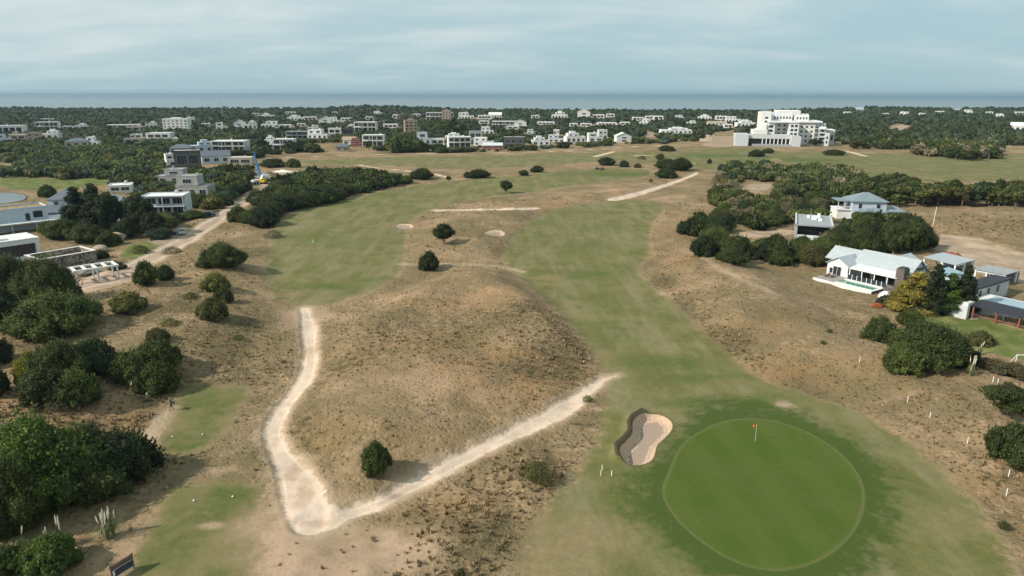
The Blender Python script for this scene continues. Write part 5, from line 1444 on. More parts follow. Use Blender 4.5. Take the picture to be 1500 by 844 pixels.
# ------------------------------------------------------------------ near houses on the left
YW = 51.0       # local +x runs right and away, local +y runs left and away
W1, p = frame_at(62, 377, YW, "white_house", "bright white flat-roofed house cut by the left picture edge, above the stone terrace")
HOUSES.append((p.x - 6, p.y - 2, 9)); HOUSES.append((p.x - 12, p.y - 8, 9))
MB().box(-20, 0, 0, 9, -1, .9).box(-20, -.9, .0, .5, 3.9, 5.0).box(-.9, 0, 0, 9, .9, 5.0).box(-20, -13.2, 0, 9, .9, 3.9).box(-10.2, -9.6, 0, .5, .9, 3.9).box(-13.2, -.9, 2.8, 9, .9, 3.9).build("wall", 'white', W1)
MB().box(-20.1, .1, -.1, 9.1, 5.02, 5.2).build("roof", 'roofw', W1); MB().box(-13.1, -10.3, .3, .4, .95, 3.85).box(-9.5, -1, .6, .7, .95, 3.85).build("window", 'glass', W1)
MB().box(-12, -9.6, 3.5, 5.5, 5.22, 8.0).build("chimney", 'white', W1)
for u in (-14, -11, -8): MB().box(u, u + 2, 1.5, 2.4, 5.21, 5.5).build("roof_unit", 'lgrey', W1)
TW, p = frame_at(62, 404, YW + 4, "stone_terrace", "terrace with rubble stone walls and a white coping in front of the left white house", "terrace")
HOUSES.append((p.x + 6, p.y + 8, 9))
for (a, b_, c, d) in ((0, 12, 0, .5), (11.5, 12, .5, 8), (0, .5, .5, 8), (.5, 11.5, 7.5, 8)):
    MB().box(a, b_, c, d, -1.5, 3.6).build("stone_wall", 'stone', TW)
    MB().box(a - .08 * (a == 0), b_ + .08, c - .04, d + .04, 3.61, 3.70).build("coping", 'white', TW)
MB().box(.52, 11.48, .52, 7.48, 1.0, 1.8).build("floor_slab", 'tan', TW)
MB().box(-9, -.12, -.1, .3, -1, 2.7).build("garden_wall", 'cream', TW)
PW, p = frame_at(112, 416, YW - 8, "concrete_pergola", "white slatted concrete pergola beside the gravel road below the stone terrace", "pergola")
HOUSES.append((p.x + 4, p.y + 4, 5.5))
for v in (0, 4.5): MB().box(-.3, 8.6, v, v + .45, 2.5, 2.85).build("beam", 'white', PW)
for u in np.linspace(0, 8.0, 5): MB().box(u, u + .55, .46, 4.49, 2.52, 2.80).build("roof_slat", 'white', PW)
for u in (.2, 4.2, 8.1):
    for v in (.1, 4.6): MB().box(u, u + .3, v, v + .3, -.8, 2.49).build("post", 'lgrey', PW)
W2, p = frame_at(74, 332, 45, "planted_roof_house", "blue-white two-storey house with a brown planted roof on the left picture edge")
HOUSES.append((p.x - 6, p.y - 2, 9)); HOUSES.append((p.x - 12, p.y - 6, 8))
MB().box(-19, 0, 0, 9, -1, 6.0).build("wall", 'bluew', W2); flat_roof(W2, -19, 0, 0, 9, 6.0, 'green', 'bluew', .5)
window(W2, 'f', -13, 3.6, 1.4, 2.0, 0, True, True); window(W2, 'f', -2.6, 4.2, 2.2, 1.7, 0, True, True); window(W2, 'f', -5.2, 3.6, .9, 2.0, 0, True, True); window(W2, 'r', 4, 3.8, 2.2, 1.6, 0, True)
MB().box(-17, 5.5, -3.6, -.02, 2.2, 2.5).build("lower_roof", 'roofw', W2)
for u in (-16, -10, -4, 1, 5): MB().box(u - .12, u + .12, -3.5, -3.26, -1, 2.18).build("post", 'lgrey', W2)
MB().box(0.02, 5.5, -.0, 6, 2.2, 2.5).build("lower_roof", 'roofw', W2)
W3, p = frame_at(76, 322, 8, "slate_roof_house", "blue slate roofed two-level house left of the tall dark trees")
HOUSES.append((p.x + 4, p.y + 4, 7))
MB().box(0, 8, 0, 8, -1, 6.4).build("wall", 'bluew', W3); MB().hip(0, 8, 0, 8, 6.5, 9.6, .5).build("roof", 'slate', W3)
MB().box(-2.0, 8.5, -4.5, -.02, -1, 3.0).build("lower_wall", 'bluew', W3); MB().prism([(-2.4, -5), (9, -5), (9, 0), (-2.4, 0)], [2.9, 2.9, 4.6, 4.6], [3.1, 3.1, 4.8, 4.8]).build("lower_roof", 'slate', W3)
window(W3, 'f', 2.2, 5.3, 1.3, 1.2, 0, True); window(W3, 'f', 6, 5.3, 1.3, 1.2, 0, True); window(W3, 'f', 1, 1.4, 1.6, 1.6, -4.5, True); window(W3, 'f', 6, 1.4, 1.6, 1.6, -4.5, True)
MIDH2 = [
 (171,188,327,289,"narrow white house with a steep gable between the tall dark trees on the left",'n','white',28,'slate'),
 (217,278,318,287,"grey flat-roofed house with a deep dark terrace above the parked cars",'d','lgrey',-6,'roofw'),
 (233,273,268,248,"upper raw concrete house shell with square openings",'a','conc',-8,'roofg'),
 (264,313,290,258,"lower raw concrete house shell with a stepped terrace by the gravel road",'a','conc',-10,'roofg'),
 (163,195,282,272,"low pale roofed house half hidden behind the tall dark trees on the left",'b','cream',5,'roofw'),
]
for t in MIDH2: house_px(*t[:6], mat=t[6], yaw=t[7], roof=t[8], depth=9)
# ------------------------------------------------------------------ woods: countable plants nearest the viewer, the rest one mass
HBOX = [(t[0], t[1], t[2], t[3]) for t in FARH + MIDH + MIDH2] + [(1078, 1170, 214, 168), (1117, 1213, 213, 165), (1213, 1226, 210, 193), (1160, 1212, 346, 304), (1226, 1290, 306, 274), (1284, 1312, 318, 288), (70, 106, 318, 276), (0, 74, 328, 296), (0, 62, 378, 322)]
HB = np.array(HBOX, float)
def in_poly(px, py, P):
    c = np.zeros(px.shape, bool)
    for i in range(len(P)):
        a, b_ = P[i], P[(i + 1) % len(P)]
        if a[1] == b_[1]: continue
        c ^= ((a[1] > py) != (b_[1] > py)) & (px < (py - a[1]) / (b_[1] - a[1]) * (b_[0] - a[0]) + a[0])
    return c
BIG = 4000
ZONES = [  # name, photo outline of the plants' feet, spacing, (crown width), (height), colours, kind, thinning
 ('hedge', [(352,335),(375,320),(388,310),(372,292),(395,276),(430,262),(470,256),(520,256),(560,262),(584,266),(582,274),(545,280),(500,290),(480,300),(455,302),(430,312),(405,322),(392,336)], 4.6, (6.5, 9.5), (4.2, 6.2), (DARK, DARK, MID, NIGHT), 'b', 0.0,
    "dark round-topped bush in the long hedge row along the left fairway's upper edge", "bushes of the long fairway hedge"),
 ('scrub', [(1048,262),(1060,246),(1130,244),(1150,250),(1195,246),(1235,248),(1262,262),(1270,278),(1250,290),(1215,312),(1205,330),(1222,352),(1240,376),(1222,391),(1150,392),(1080,386),(1030,375),(1022,352),(1010,342),(1030,325),(1050,314),(1044,296),(1050,280)], 5.2, (5.5, 9), (3.2, 5.5), (DARK, DARK, DARK, MID, MID, OLIVE, NIGHT, GREY), 'b', 0.16,
    "dense bush in the broad scrub thicket between the fairway and the grey box house", "bushes of the broad scrub thicket"),
 ('scrub2', [(1215,345),(1250,330),(1262,316),(1300,316),(1345,336),(1352,358),(1340,374),(1300,368),(1262,372),(1232,378)], 5.0, (6, 8.5), (4.5, 7), (DARK, MID, MID, NIGHT), 'b', 0.0,
    "dark bush in the thicket behind the big white villa", "bushes behind the big white villa"),
 ('row', [(1262,282),(1300,276),(1340,284),(1400,288),(1560,288),(1560,303),(1400,303),(1330,303),(1300,306),(1275,300)], 5.2, (6, 9), (5, 8), (DARK, MID, DARK, PINE, OLIVE), 't', 0.0,
    "green tree in the long row across the right side above the brown field", "trees of the long row on the right"),
 ('park', [(1348,222),(1380,216),(1440,212),(1462,220),(1460,232),(1420,236),(1370,230),(1330,226)], 7.5, (8, 12), (6, 9), (DARK, GREY, OLIVE, DARK), 't', 0.1,
    "dark tree in the group standing on the far right fairway", "trees of the far right group"),
 ('left', [(0,262),(0,212),(60,214),(130,222),(220,222),(300,250),(300,262),(330,250),(372,248),(368,262),(355,285),(330,300),(300,312),(290,300),(278,322),(240,345),(215,345),(192,328),(200,300),(178,286),(172,262),(120,264),(60,262)], 5.6, (6, 10), (3.6, 6), (DARK, MID, OLIVE, DARK, NIGHT, BLUE), 'b', 0.05,
    "leafy bush in the wide thicket round the houses on the left", "bushes of the wide left thicket"),
 ('mid', [(-500,222),(-500,168),(1560,168),(2400,168),(2400,214),(1560,212),(1460,214),(1380,212),(1345,220),(1300,219),(1240,218),(1222,216),(1215,212),(1080,207),(1035,206),(1000,208),(960,212),(905,212),(860,216),(800,219),(760,222),(700,224),(620,226),(560,222),(520,222),(470,224),(405,226),(380,232),(300,236),(220,224),(130,224),(60,216),(-200,216)], 8.0, (8, 13), (4.5, 8), (DARK, MID, OLIVE, DARK, BLUE, PINE), 't', 0.12,
    "tree among the houses of the far village", "trees among the far village houses"),
 ('far', [(-3000,170),(-3000,151),(4500,151),(4500,170)], 11.5, (12, 18), (7, 9.5), (DARK, PINE, BLUE, PINE), 't', 0.0, None, None),
]
OPEN = [[(1062,338),(1165,336),(1165,364),(1078,367)],[(1078,268),(1142,266),(1140,290),(1085,293)],[(0,238),(30,240),(20,252),(0,256)],[(0,226),(45,222),(40,231),(0,233)],[(188,232),(206,230),(206,238),(190,238)],[(118,262),(170,258),(170,266),(118,268)],
 [(1288,200),(1294,189),(1312,181),(1345,185),(1354,194),(1330,199)],[(1065,350),(1075,340),(1160,337),(1165,346),(1120,352)],[(1078,284),(1084,272),(1135,268),(1130,280)],
 [(938,203),(948,190),(965,198),(960,206)],[(1040,196),(1080,190),(1080,208),(1040,208)],[(0,276),(44,278),(60,298),(0,302)],[(370,245),(450,243),(450,264),(372,270)],[(1060,330),(1075,338),(1100,340),(1100,349),(1066,350)]]
cands = []
q = np.random.RandomState(5)
Hx = np.array([h[0] for h in HOUSES]); Hy = np.array([h[1] for h in HOUSES]); Hr = np.array([h[2] for h in HOUSES])
for zi, (zn, P, spc, (wa, wb), (ha, hb), cols, kd, thin, lab, grp) in enumerate(ZONES):
    if zn in ('far', 'mid'):
        y0, y1 = (420, 930) if zn == 'mid' else (860, 1462)
        x0, x1 = -1.0 * y1 - 60, 1.0 * y1 + 60
    else:
        w = flat(P); x0, x1 = w[:, 0].min() - 20, w[:, 0].max() + 20; y0, y1 = w[:, 1].min() - 20, w[:, 1].max() + 20
    nx, ny = int((x1 - x0) / spc), int((y1 - y0) / spc)
    X, Y = np.meshgrid(x0 + (np.arange(nx) + .5) * spc, y0 + (np.arange(ny) + .5) * spc)
    X = (X + q.uniform(-.42, .42, X.shape) * spc).ravel(); Y = (Y + q.uniform(-.42, .42, Y.shape) * spc).ravel()
    k = np.abs(X) < .9 * Y + 50
    X, Y = X[k], Y[k]
    Z = surf(X, Y)
    if zn == 'far': ok = Y > 870
    elif zn == 'mid':
        u, v = to_px(X, Y, Z); ok = in_poly(u, v, P) & (Y < 900)
    else:
        u, v = to_px(X, Y, Z); ok = in_poly(u, v, P)
    u, v = to_px(X, Y, Z)
    for O in OPEN: ok &= ~in_poly(u, v, O)
    rem = sdf_line(X, Y, *road_W, far=12) > -2.6
    for k2 in ('c', 'g', 'i'): rem |= sdf_line(X, Y, *path_W[k2], far=12) > -3
    ok &= ~rem & (sdf_poly(X, Y, pond_W, 12) < -3)
    ok &= q.rand(len(X)) > thin
    if zn == 'mid': ok &= vnoise(X / 38.0, Y / 60.0, 77) > -.34
    X, Y, Z, u, v = X[ok], Y[ok], Z[ok], u[ok], v[ok]
    Wd = q.uniform(wa, wb, len(X)); Ht = q.uniform(ha, hb, len(X))
    if zn in ('mid',):
        right = sstep(u, 1150, 1280); Ht = Ht * (1 + .35 * right)
        Ht = Ht * np.where(v > 205, .8, 1.0)
    if zn == 'far':
        big = vnoise(X / 90.0, Y / 90.0, 31); Ht = Ht * (1 + .35 * big)
    # keep clear of the houses themselves
    for i in range(0, len(Hx)):
        d = np.hypot(X - Hx[i], Y - Hy[i])
        Wd = np.where(d < Hr[i] + Wd * .45, np.minimum(Wd, (d - Hr[i]) * 2.2), Wd)
    # a plant in front of a house is only as tall as the photograph shows
    D = np.hypot(X, Y)
    mpp = D * 1.04 / F
    for (a, b_, bs, tp) in HB:
        front = (v > bs - 3) & (u + Wd / mpp * .4 > a) & (u - Wd / mpp * .4 < b_)
        lim = bs - (bs - tp) * .16
        front &= v - Ht / mpp < lim
        Ht = np.where(front, (v - lim) * mpp * .95, Ht)
    keep = (Wd > 2.0) & (Ht > 1.1)
    Wd = np.minimum(Wd, Ht * 2.6)
    for i in np.nonzero(keep)[0]:
        cands.append((Wd[i] / D[i], X[i], Y[i], Z[i], Wd[i], Ht[i], cols[q.randint(len(cols))], kd, zi, u[i], v[i]))
cands = [c for c in cands]
def seen(c): return -40 < c[9] < 1540 and c[10] < 860
def hidden_area(c): return False
# individuals
bl = sorted([c for c in cands if c[7] == 'b' and seen(c)], key=lambda c: -c[0])
tl = sorted([c for c in cands if c[7] == 't' and seen(c) and c[8] < 7], key=lambda c: -c[0])
pick_b, pick_t = set(id(c) for c in bl[:300]), set(id(c) for c in tl[:240])
NAMES = {'hedge': "hedge_bush", 'scrub': "thicket_bush", 'scrub2': "villa_bush", 'left': "wood_bush", 'row': "row_tree", 'park': "park_tree", 'mid': "village_tree"}
LM = [("gravel road", 330, 300), ("grey house", 248, 310), ("raw concrete houses", 275, 265), ("slate roofed cottages", 280, 232), ("pond", 30, 285), ("pale field", 100, 266), ("low glazed house", 235, 204), ("grey woodland house", 115, 212),
 ("pointed sandy clearing", 1110, 276), ("pale clearing", 1115, 344), ("grey box house", 1186, 340), ("hipped house", 1265, 312), ("villa", 1290, 380), ("straight white path", 1005, 262), ("utility pole", 1365, 310), ("dirt field", 1400, 345),
 ("hotel wing", 1110, 214), ("hotel", 1220, 212), ("open wood clearing", 1320, 192), ("white double house", 410, 215), ("red brick house", 524, 212), ("stone tower", 602, 192), ("white arch house", 672, 214), ("dark glazed house", 752, 212),
 ("brightest white house", 842, 208), ("gabled end house", 912, 208), ("crenellated wide house", 989, 196), ("right picture edge", 1495, 290), ("hedge-end bush pair", 600, 268), ("left fairway", 400, 325), ("blue boom", 374, 262), ("white ridge building", 645, 176), ("big white block", 261, 190), ("tall stacked pair", 73, 200)]
TONE = {DARK: "dark green", MID: "mid green", OLIVE: "olive green", NIGHT: "black-green", GREY: "grey twiggy", BLUE: "bluish green", PINE: "deep green", BROWN: "brownish"}
ZP = {'hedge': "in the fairway hedge", 'scrub': "in the broad scrub", 'scrub2': "behind the villa", 'row': "in the right row", 'park': "in the far group", 'left': "in the left thicket", 'mid': "in the far village"}
def auto_label(zn, col, w, u, v, old):
    if zn == 'park': lms = [("hotel", 1340, 222), ("right picture edge", 1460, 222)]
    else: lms = LM
    n_, a, b_ = min(lms, key=lambda l: (l[1] - u) ** 2 + ((l[2] - v) * 2.5) ** 2)
    du, dv = u - a, (v - b_) * 2.5
    rel = ("right of" if du > 0 else "left of") if abs(du) > abs(dv) else ("below" if dv > 0 else "above")
    return "%s %s %s, %s the %s" % (TONE[col], 'tree' if zn in ('row', 'park', 'mid') else 'bush', ZP[zn], rel, n_)
rest = []
for c in cands:
    _, x, y, z, w, h, col, kd, zi, u, v = c
    zn, lab, grp = ZONES[zi][0], ZONES[zi][8], ZONES[zi][9]
    if id(c) in pick_b:
        lab = auto_label(zn, col, w, u, v, lab)
        k = ('bush' if w / math.hypot(x, y) > .03 else 'mbush') if col is not GREY else 'scrub'
        plant(NAMES[zn], k, x, y, w * 1.08, h, col, lab, "bush", grp, z=z - .1)
    elif id(c) in pick_t:
        lab = auto_label(zn, col, w, u, v, lab)
        k = 'mbush' if (zn != 'row' and rnd.random() < .6) or h < 3.5 else 'mtree'
        plant(NAMES[zn], k, x, y, w, h, col, lab, "tree", grp, z=z - .1)
    else:
        rest.append(c)
from collections import defaultdict
byl = defaultdict(list)
for o in COL.objects:
    if o.parent is None and o.get('label') and o.name.split('.')[0] in NAMES.values(): byl[o['label']].append(o)
ORD = "leftmost second third fourth fifth sixth seventh eighth ninth tenth eleventh twelfth thirteenth fourteenth fifteenth sixteenth seventeenth eighteenth nineteenth twentieth".split()
for lb, os_ in byl.items():
    if len(os_) < 2: continue
    os_.sort(key=lambda o: float(to_px(o.location.x, o.location.y, o.location.z)[0]))
    for i, o in enumerate(os_):
        o['label'] = lb + (", leftmost" if i == 0 else ", %s from left" % (ORD[i] if i < 20 else "%dth" % (i + 1)))
# the mass
def low_template(seed, nl, nleaf, leaf, sub, cone=False):
    r = np.random.RandomState(seed)
    if cone: L = [(0, 0, .35, .62, .6), (.1 * r.normal(), .1 * r.normal(), .62, .42, .7), (0, 0, .85, .24, .9)][:nl]
    else: L = [(0, 0, .38, .72, .62)] + [(r.uniform(-.45, .45), r.uniform(-.45, .45), r.uniform(.4, .62), r.uniform(.3, .42), .8) for _ in range(nl - 1)]
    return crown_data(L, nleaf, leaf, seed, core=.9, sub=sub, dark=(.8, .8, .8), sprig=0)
T_NEAR = [low_template(700 + i, 6, 90, .17, 1) for i in range(4)] + [low_template(720 + i, 3, 60, .2, 1, True) for i in range(2)]
T_FAR = [low_template(740 + i, 3, 14, .3, 1) for i in range(3)] + [low_template(760 + i, 2, 12, .3, 1, True) for i in range(2)]
def merged(name, items, label):
    qv, qf, qt, tv, tf, tt = [], [], [], [], [], []
    oq = ot = 0
    for c in items:
        _, x, y, z, w, h, col, kd, zi, u, v = c
        far = math.hypot(x, y) > 620
        T = T_FAR if far else T_NEAR
        d = T[rnd.randrange(len(T) - (2 if col is not PINE else 0))]
        a = rnd.uniform(0, 6.28); ca, sa = math.cos(a), math.sin(a)
        Rm = np.array([[ca, sa, 0], [-sa, ca, 0], [0, 0, 1]])
        s3 = np.array([w / 2 * 1.08, w / 2 * rnd.uniform(.95, 1.15), h / 1.0])
        cc = (np.array(col) * .45 + np.array((.042, .062, .026)) * .55 if far else np.array(col)) * (rnd.uniform(.72, .95) if far else rnd.uniform(.7, 1.05))
        for (V, Fc, T_, L_v, L_f, L_t, isq) in ((d[0], d[1], d[2], qv, qf, qt, True), (d[3][0], d[3][1], d[3][2], tv, tf, tt, False)):
            P_ = (V * s3) @ Rm + np.array([x, y, z - .2])
            L_v.append(P_)
            L_f.append(Fc + (oq if isq else ot - len(d[0]))); L_t.append(T_ * cc)
            if isq: oq += len(V)
            else: ot += len(V)
    V = np.vstack(qv); Ft = np.vstack(tf)
    me = foliage_mesh(name, (V, np.vstack(qf), np.vstack(qt), (np.vstack(tv), Ft + len(V), np.vstack(tt))))
    o = bpy.data.objects.new(name, me); link(o); o.color = (1, 1, 1, 1)
    return tag(o, label, kind='stuff')
wood = merged("woodland", rest, "unbroken mass of dark green woodland reaching back to the sea")
print("plants", len(cands), "rest", len(rest), "bush", len(bl), "trees", len(tl), "faces", len(wood.data.polygons))

# tall dark trees and odd ones placed by hand in the middle distance
HAND2 = [
 ("dark_pine",'cone',116,340,56,68,NIGHT,"tall black-green pine left of the narrow white gabled house, leftmost of its group"),
 ("dark_pine",'cone',144,344,52,76,NIGHT,"tallest black-green pine left of the narrow white gabled house"),
 ("dark_pine",'tree',165,346,44,66,NIGHT,"black-green tree touching the left wall of the narrow white gabled house"),
 ("dark_pine",'tree',206,345,44,60,NIGHT,"dark tree just right of the narrow white gabled house"),
 ("dark_pine",'tree',226,349,34,40,NIGHT,"dark tree in front of the grey flat-roofed house, left of the pickup"),
 ("dark_pine",'bush',184,350,40,30,NIGHT,"dark bush hiding the foot of the narrow white gabled house"),
 ("garden_bush",'bush',236,352,44,20,BLUE,"bluish dark bush left of the parked pickup"),
 ("garden_bush",'scrub',205,372,34,14,OLIVE,"sparse olive bush on the small lawn beside the gravel road"),
 ("garden_bush",'bush',148,380,24,12,NIGHT,"low dark bush at the right end of the stone terrace wall"),
 ("slope_bush",'scrub',252,372,30,14,GREY,"grey twiggy shrub on the fairway side of the gravel road, beside the round bush"),
 ("slope_bush",'scrub',280,440,26,12,OLIVE,"sparse olive shrub left of the three slope bushes"),
 ("slope_bush",'scrub',250,480,30,14,OLIVE,"sparse olive shrub above the faded low bush on the tussock slope"),
 ("slope_bush",'scrub',350,500,22,10,OLIVE,"small sparse shrub right of the lowest slope bush"),
 ("slope_bush",'scrub',1215,488,12,6,DARK,"upper of two tiny dark tufts left of the round dark bush on the right"),
 ("slope_bush",'scrub',1205,505,11,6,DARK,"lower of two tiny dark tufts left of the round dark bush on the right"),
 ("slope_bush",'scrub',1470,778,22,14,DARK,"small dark shrub nearest the lower right corner"),
 ("garden_bush",'bush',130,358,60,30,MID,"green bush above the stone terrace, below the tallest pine"),
 ("garden_bush",'bush',95,352,60,34,DARK,"dark bush between the planted roof house and the stone terrace"),
 ("garden_bush",'bush',75,345,40,22,OLIVE,"olive bush at the planted roof house's corner"),
 ("garden_bush",'bush',160,362,36,24,DARK,"dark bush right of the stone terrace, on the lawn's left edge"),
 ("garden_bush",'bush',172,395,26,12,DARK,"low dark bush between the concrete pergola and the gravel road"),
 ("garden_bush",'bush',282,322,40,14,DARK,"dark bush below the raw concrete house beside the gravel road"),
 ("garden_bush",'bush',248,330,40,18,NIGHT,"dark bush at the foot of the grey flat-roofed house"),
 ("garden_bush",'bush',70,290,26,18,DARK,"dark bush behind the slate roofed house by the pond"),
 ("garden_bush",'bush',20,292,0.1,0.1,DARK,None),
 ("big_tree",'mbush',665,200,56,26,DARK,"large dark tree clump behind the white houses of the village row"),
 ("big_tree",'mbush',640,192,36,18,MID,"green tree left of the large dark clump behind the village row"),
 ("big_tree",'mbush',588,224,56,26,MID,"large green tree mass right of the white two-storey house in the village row"),
 ("big_tree",'mbush',612,224,30,22,DARK,"dark tree at the right of the large green mass in the village row"),
 ("big_tree",'mtree',541,222,12,16,DARK,"small round tree in front of the white two-storey house beside the red brick house"),
 ("bare_tree",'scrub',590,184,18,20,GREY,"pale bare tree rising left of the stone tower"),
 ("bare_tree",'scrub',603,182,12,16,GREY,"pale bare tree just behind the stone tower"),
 ("big_tree",'mbush',430,224,36,15,DARK,"dark round bush row in front of the white double house, left half"),
 ("big_tree",'mbush',458,224,34,15,DARK,"dark round bush row in front of the white double house, right half"),
 ("big_tree",'mbush',384,222,30,16,NIGHT,"dark tree left of the white double house by the far track"),
 ("villa_tree",'mtree',1318,372,26,30,MID,"green tree directly behind the villa's right wing"),
 ("villa_tree",'mtree',1338,372,26,44,DARK,"tall dark tree behind the villa's right wing, nearest the dirt field"),
 ("villa_tree",'tree',1330,345,20,24,OLIVE,"olive tree beside the hipped house's garage"),
 ("garden_bush",'bush',1382,384,26,9,BROWN,"low brown bush at the edge of the dirt field"),
 ("garden_bush",'bush',1255,364,30,14,DARK,"low dark bush at the foot of the grey box house"),
 ("hotel_tree",'mtree',1191,214,16,11,DARK,"dark tree in front of the hotel's main wall, left of its neighbour"),
 ("hotel_tree",'mtree',1201,214,10,10,DARK,"dark tree in front of the hotel's terraces, right of its neighbour"),
 ("hotel_tree",'mtree',1016,207,7,16,OLIVE,"slim poplar at the left of the hotel's building plot"),
 ("hotel_tree",'mtree',1028,207,8,14,DARK,"slim dark tree second from left at the hotel's building plot"),
 ("round_bush",'mbush',160,262,40,12,MID,"low green bush on the pale field above the pond"),
]
for t in HAND2:
    nm, kd, px, ba, w, h, c, lb = t
    if lb is None: continue
    bushpx(nm, kd, px, ba, w, h, c, lb, 'bush' if 'bush' in nm else 'tree')
# ------------------------------------------------------------------ dry tussocks and seed heads on the rough
def tuft_field():
    q = np.random.RandomState(3)
    pts = []
    for (y0, y1, dens) in ((44, 80, 3.0), (80, 120, 1.3), (120, 175, .4), (175, 260, .2)):
        area = (y1 - y0) * (1.7 * (y0 + y1) / 2 + 40)
        n = int(area * dens)
        Y = q.uniform(y0, y1, n); X = q.uniform(-1, 1, n) * (.82 * Y + 20)
        pts.append(np.stack([X, Y], 1))
    P = np.vstack(pts); X, Y = P[:, 0], P[:, 1]
    u, v = to_px(X, Y, np.zeros(len(X)))
    bad = np.full(len(X), -9.0)
    for L in (fair_W, lush_W, green_W, tee_W, lawn_W, bunk_W, dirt_W):
        for p_ in L: bad = np.maximum(bad, sdf_poly(X, Y, p_, 9))
    for k in 'abcdekl': bad = np.maximum(bad, sdf_line(X, Y, *path_W[k], far=9))
    bad = np.maximum(bad, sdf_line(X, Y, *road_W, far=9)); bad = np.maximum(bad, sdf_poly(X, Y, junc_W, 9))
    dens = .36 + 1.6 * fbm(X, Y, 14.0, 3, 55)
    # soft patches: more tufts in tussock zones, fewer on bare soil
    def blob(L):
        r = np.zeros(len(X)); c = at([(b[0], b[1]) for b in L])
        for b, p_ in zip(L, c): r = np.maximum(r, b[4] * np.exp(-((X - p_[0]) / b[2]) ** 2 - ((Y - p_[1]) / b[3]) ** 2))
        return r
    tz = blob([(100,615,22,8,1.2),(20,630,14,9,1.2),(180,640,8,6,1),(650,780,9,6,1),(780,690,6,5,1),(820,520,7,12,1),(800,470,9,10,.8),(1060,500,8,12,.9),(1000,450,6,10,.9),(965,412,5,8,.9),(300,480,14,16,.8),(240,400,14,16,.8),(740,540,12,8,.5),(620,490,18,6,.5),(1450,335,30,20,1),(1470,700,5,8,.8)])
    bz = blob([(430,760,9,7,1),(500,800,10,5,1),(450,820,7,6,1),(395,690,5,6,.8),(600,560,12,8,.5),(215,640,3,7,1),(960,320,8,30,.6),(1440,650,8,8,.5),(380,640,5,12,.7),(330,690,8,3,.9)])
    keep = (bad < -.5 - .8 * q.rand(len(X))) & (q.rand(len(X)) < np.clip(dens + tz - bz, .04, 1))
    X, Y, tz = X[keep], Y[keep], tz[keep]
    Z = surf(X, Y); n = len(X)
    K = 11
    rad = (.13 + .20 * q.rand(n) ** 2) * (1 + .45 * np.minimum(tz, 1)) * (1 + np.maximum(Y - 120, 0) / 200); hgt = rad * (.9 + .8 * q.rand(n))
    base = np.stack([X, Y, Z], 1)
    V = np.zeros((n, K, 3, 3))
    for k in range(K):
        a = q.uniform(0, 6.28, n); lean = q.uniform(.15, 1.25, n); wd = rad * q.uniform(.16, .34, n)
        dx, dy = np.cos(a), np.sin(a); r0 = rad * q.uniform(0, .45, n)
        bx_, by_ = X + dx * r0, Y + dy * r0
        V[:, k, 0] = np.stack([bx_ - dy * wd, by_ + dx * wd, Z - .05], 1)
        V[:, k, 1] = np.stack([bx_ + dy * wd, by_ - dx * wd, Z - .05], 1)
        V[:, k, 2] = np.stack([X + dx * rad * lean, Y + dy * rad * lean, Z + hgt * (1.15 - .55 * lean)], 1)
    Fa = np.arange(n * K * 3).reshape(-1, 3)
    ramp = np.array([(.35, .25, .145), (.44, .325, .20), (.27, .205, .115), (.31, .21, .12), (.20, .17, .08), (.385, .25, .135)])
    kind_ = q.choice(6, n, p=(.30, .12, .22, .15, .14, .07))
    c = ramp[kind_] * q.uniform(.75, 1.15, (n, 1))
    C = c[:, None, None, :] * q.uniform(.75, 1.2, (n, K, 1, 1)) * np.array([.9, .9, 1.15])[None, None, :, None]
    return V.reshape(-1, 3), Fa, C.reshape(-1, 3)
mt, n, b = material("dry tussock")
P = n.new("ShaderNodeNewGeometry").outputs['Position']
n.put(b.inputs['Base Color'], n.mix(n.sm(n.noise(P, 9.0, 3, .6), .4, .65), n.attr("tint").outputs['Color'], n.mix(1.0, n.attr("tint").outputs['Color'], (.75, .75, .7), 'MULTIPLY')))
b.inputs['Roughness'].default_value = .95; b.inputs['Specular IOR Level'].default_value = .1
V, Fa, C = tuft_field()
o = mesh_obj("dry_grass_tussocks", V, Fa, mt); cattr(o.data, "tint", C)
tag(o, "dry straw coloured tussock grass scattered over the rough", kind='stuff')
print("tufts", len(Fa) // 11)

# ------------------------------------------------------------------ pampas grass
def pampas(px, py, h, label, n=9, w=.9, lean=0.0, seed=0):
    q = random.Random(seed); p = at1(px, py)
    o = root("pampas_grass", p, 0, label, "pampas grass", "pampas grass clumps"); o["kind"] = "thing"
    m = MB()
    for i in range(60):
        a = q.uniform(0, 6.28); r = w * q.uniform(.5, 1.1); hh = h * q.uniform(.3, .6); wd = .035
        x, y = math.cos(a), math.sin(a)
        pts = [(0.1 * x, .1 * y, 0), (r * .45 * x, r * .45 * y, hh), (r * x, r * y, hh * .55)]
        t = (-y * wd, x * wd)
        for s_ in (0, 1):
            A_, B_2 = pts[s_], pts[s_ + 1]
            m.poly([(A_[0] - t[0], A_[1] - t[1], A_[2]), (A_[0] + t[0], A_[1] + t[1], A_[2]), (B_2[0] + t[0] * .5, B_2[1] + t[1] * .5, B_2[2]), (B_2[0] - t[0] * .5, B_2[1] - t[1] * .5, B_2[2])])
    m.build("leaves", 'reed', o)
    for i in range(n):
        a = q.uniform(0, 6.28); r = w * q.uniform(.1, .6); x, y = math.cos(a) * r + lean, math.sin(a) * r; hh = h * q.uniform(.72, 1.0)
        k = MB().tube([(x * .2, y * .2, 0), (x * .8, y * .8, hh * .7)], [.02, .015], 4).build("stalk", 'reed', o)
        MB().tube([(x * .8, y * .8, hh * .68), (x * .9, y * .9, hh * .78), (x, y, hh * .92), (x * 1.12, y * 1.1, hh * 1.02)], [.025, .075, .065, .02], 6).build("plume", 'plume', k)
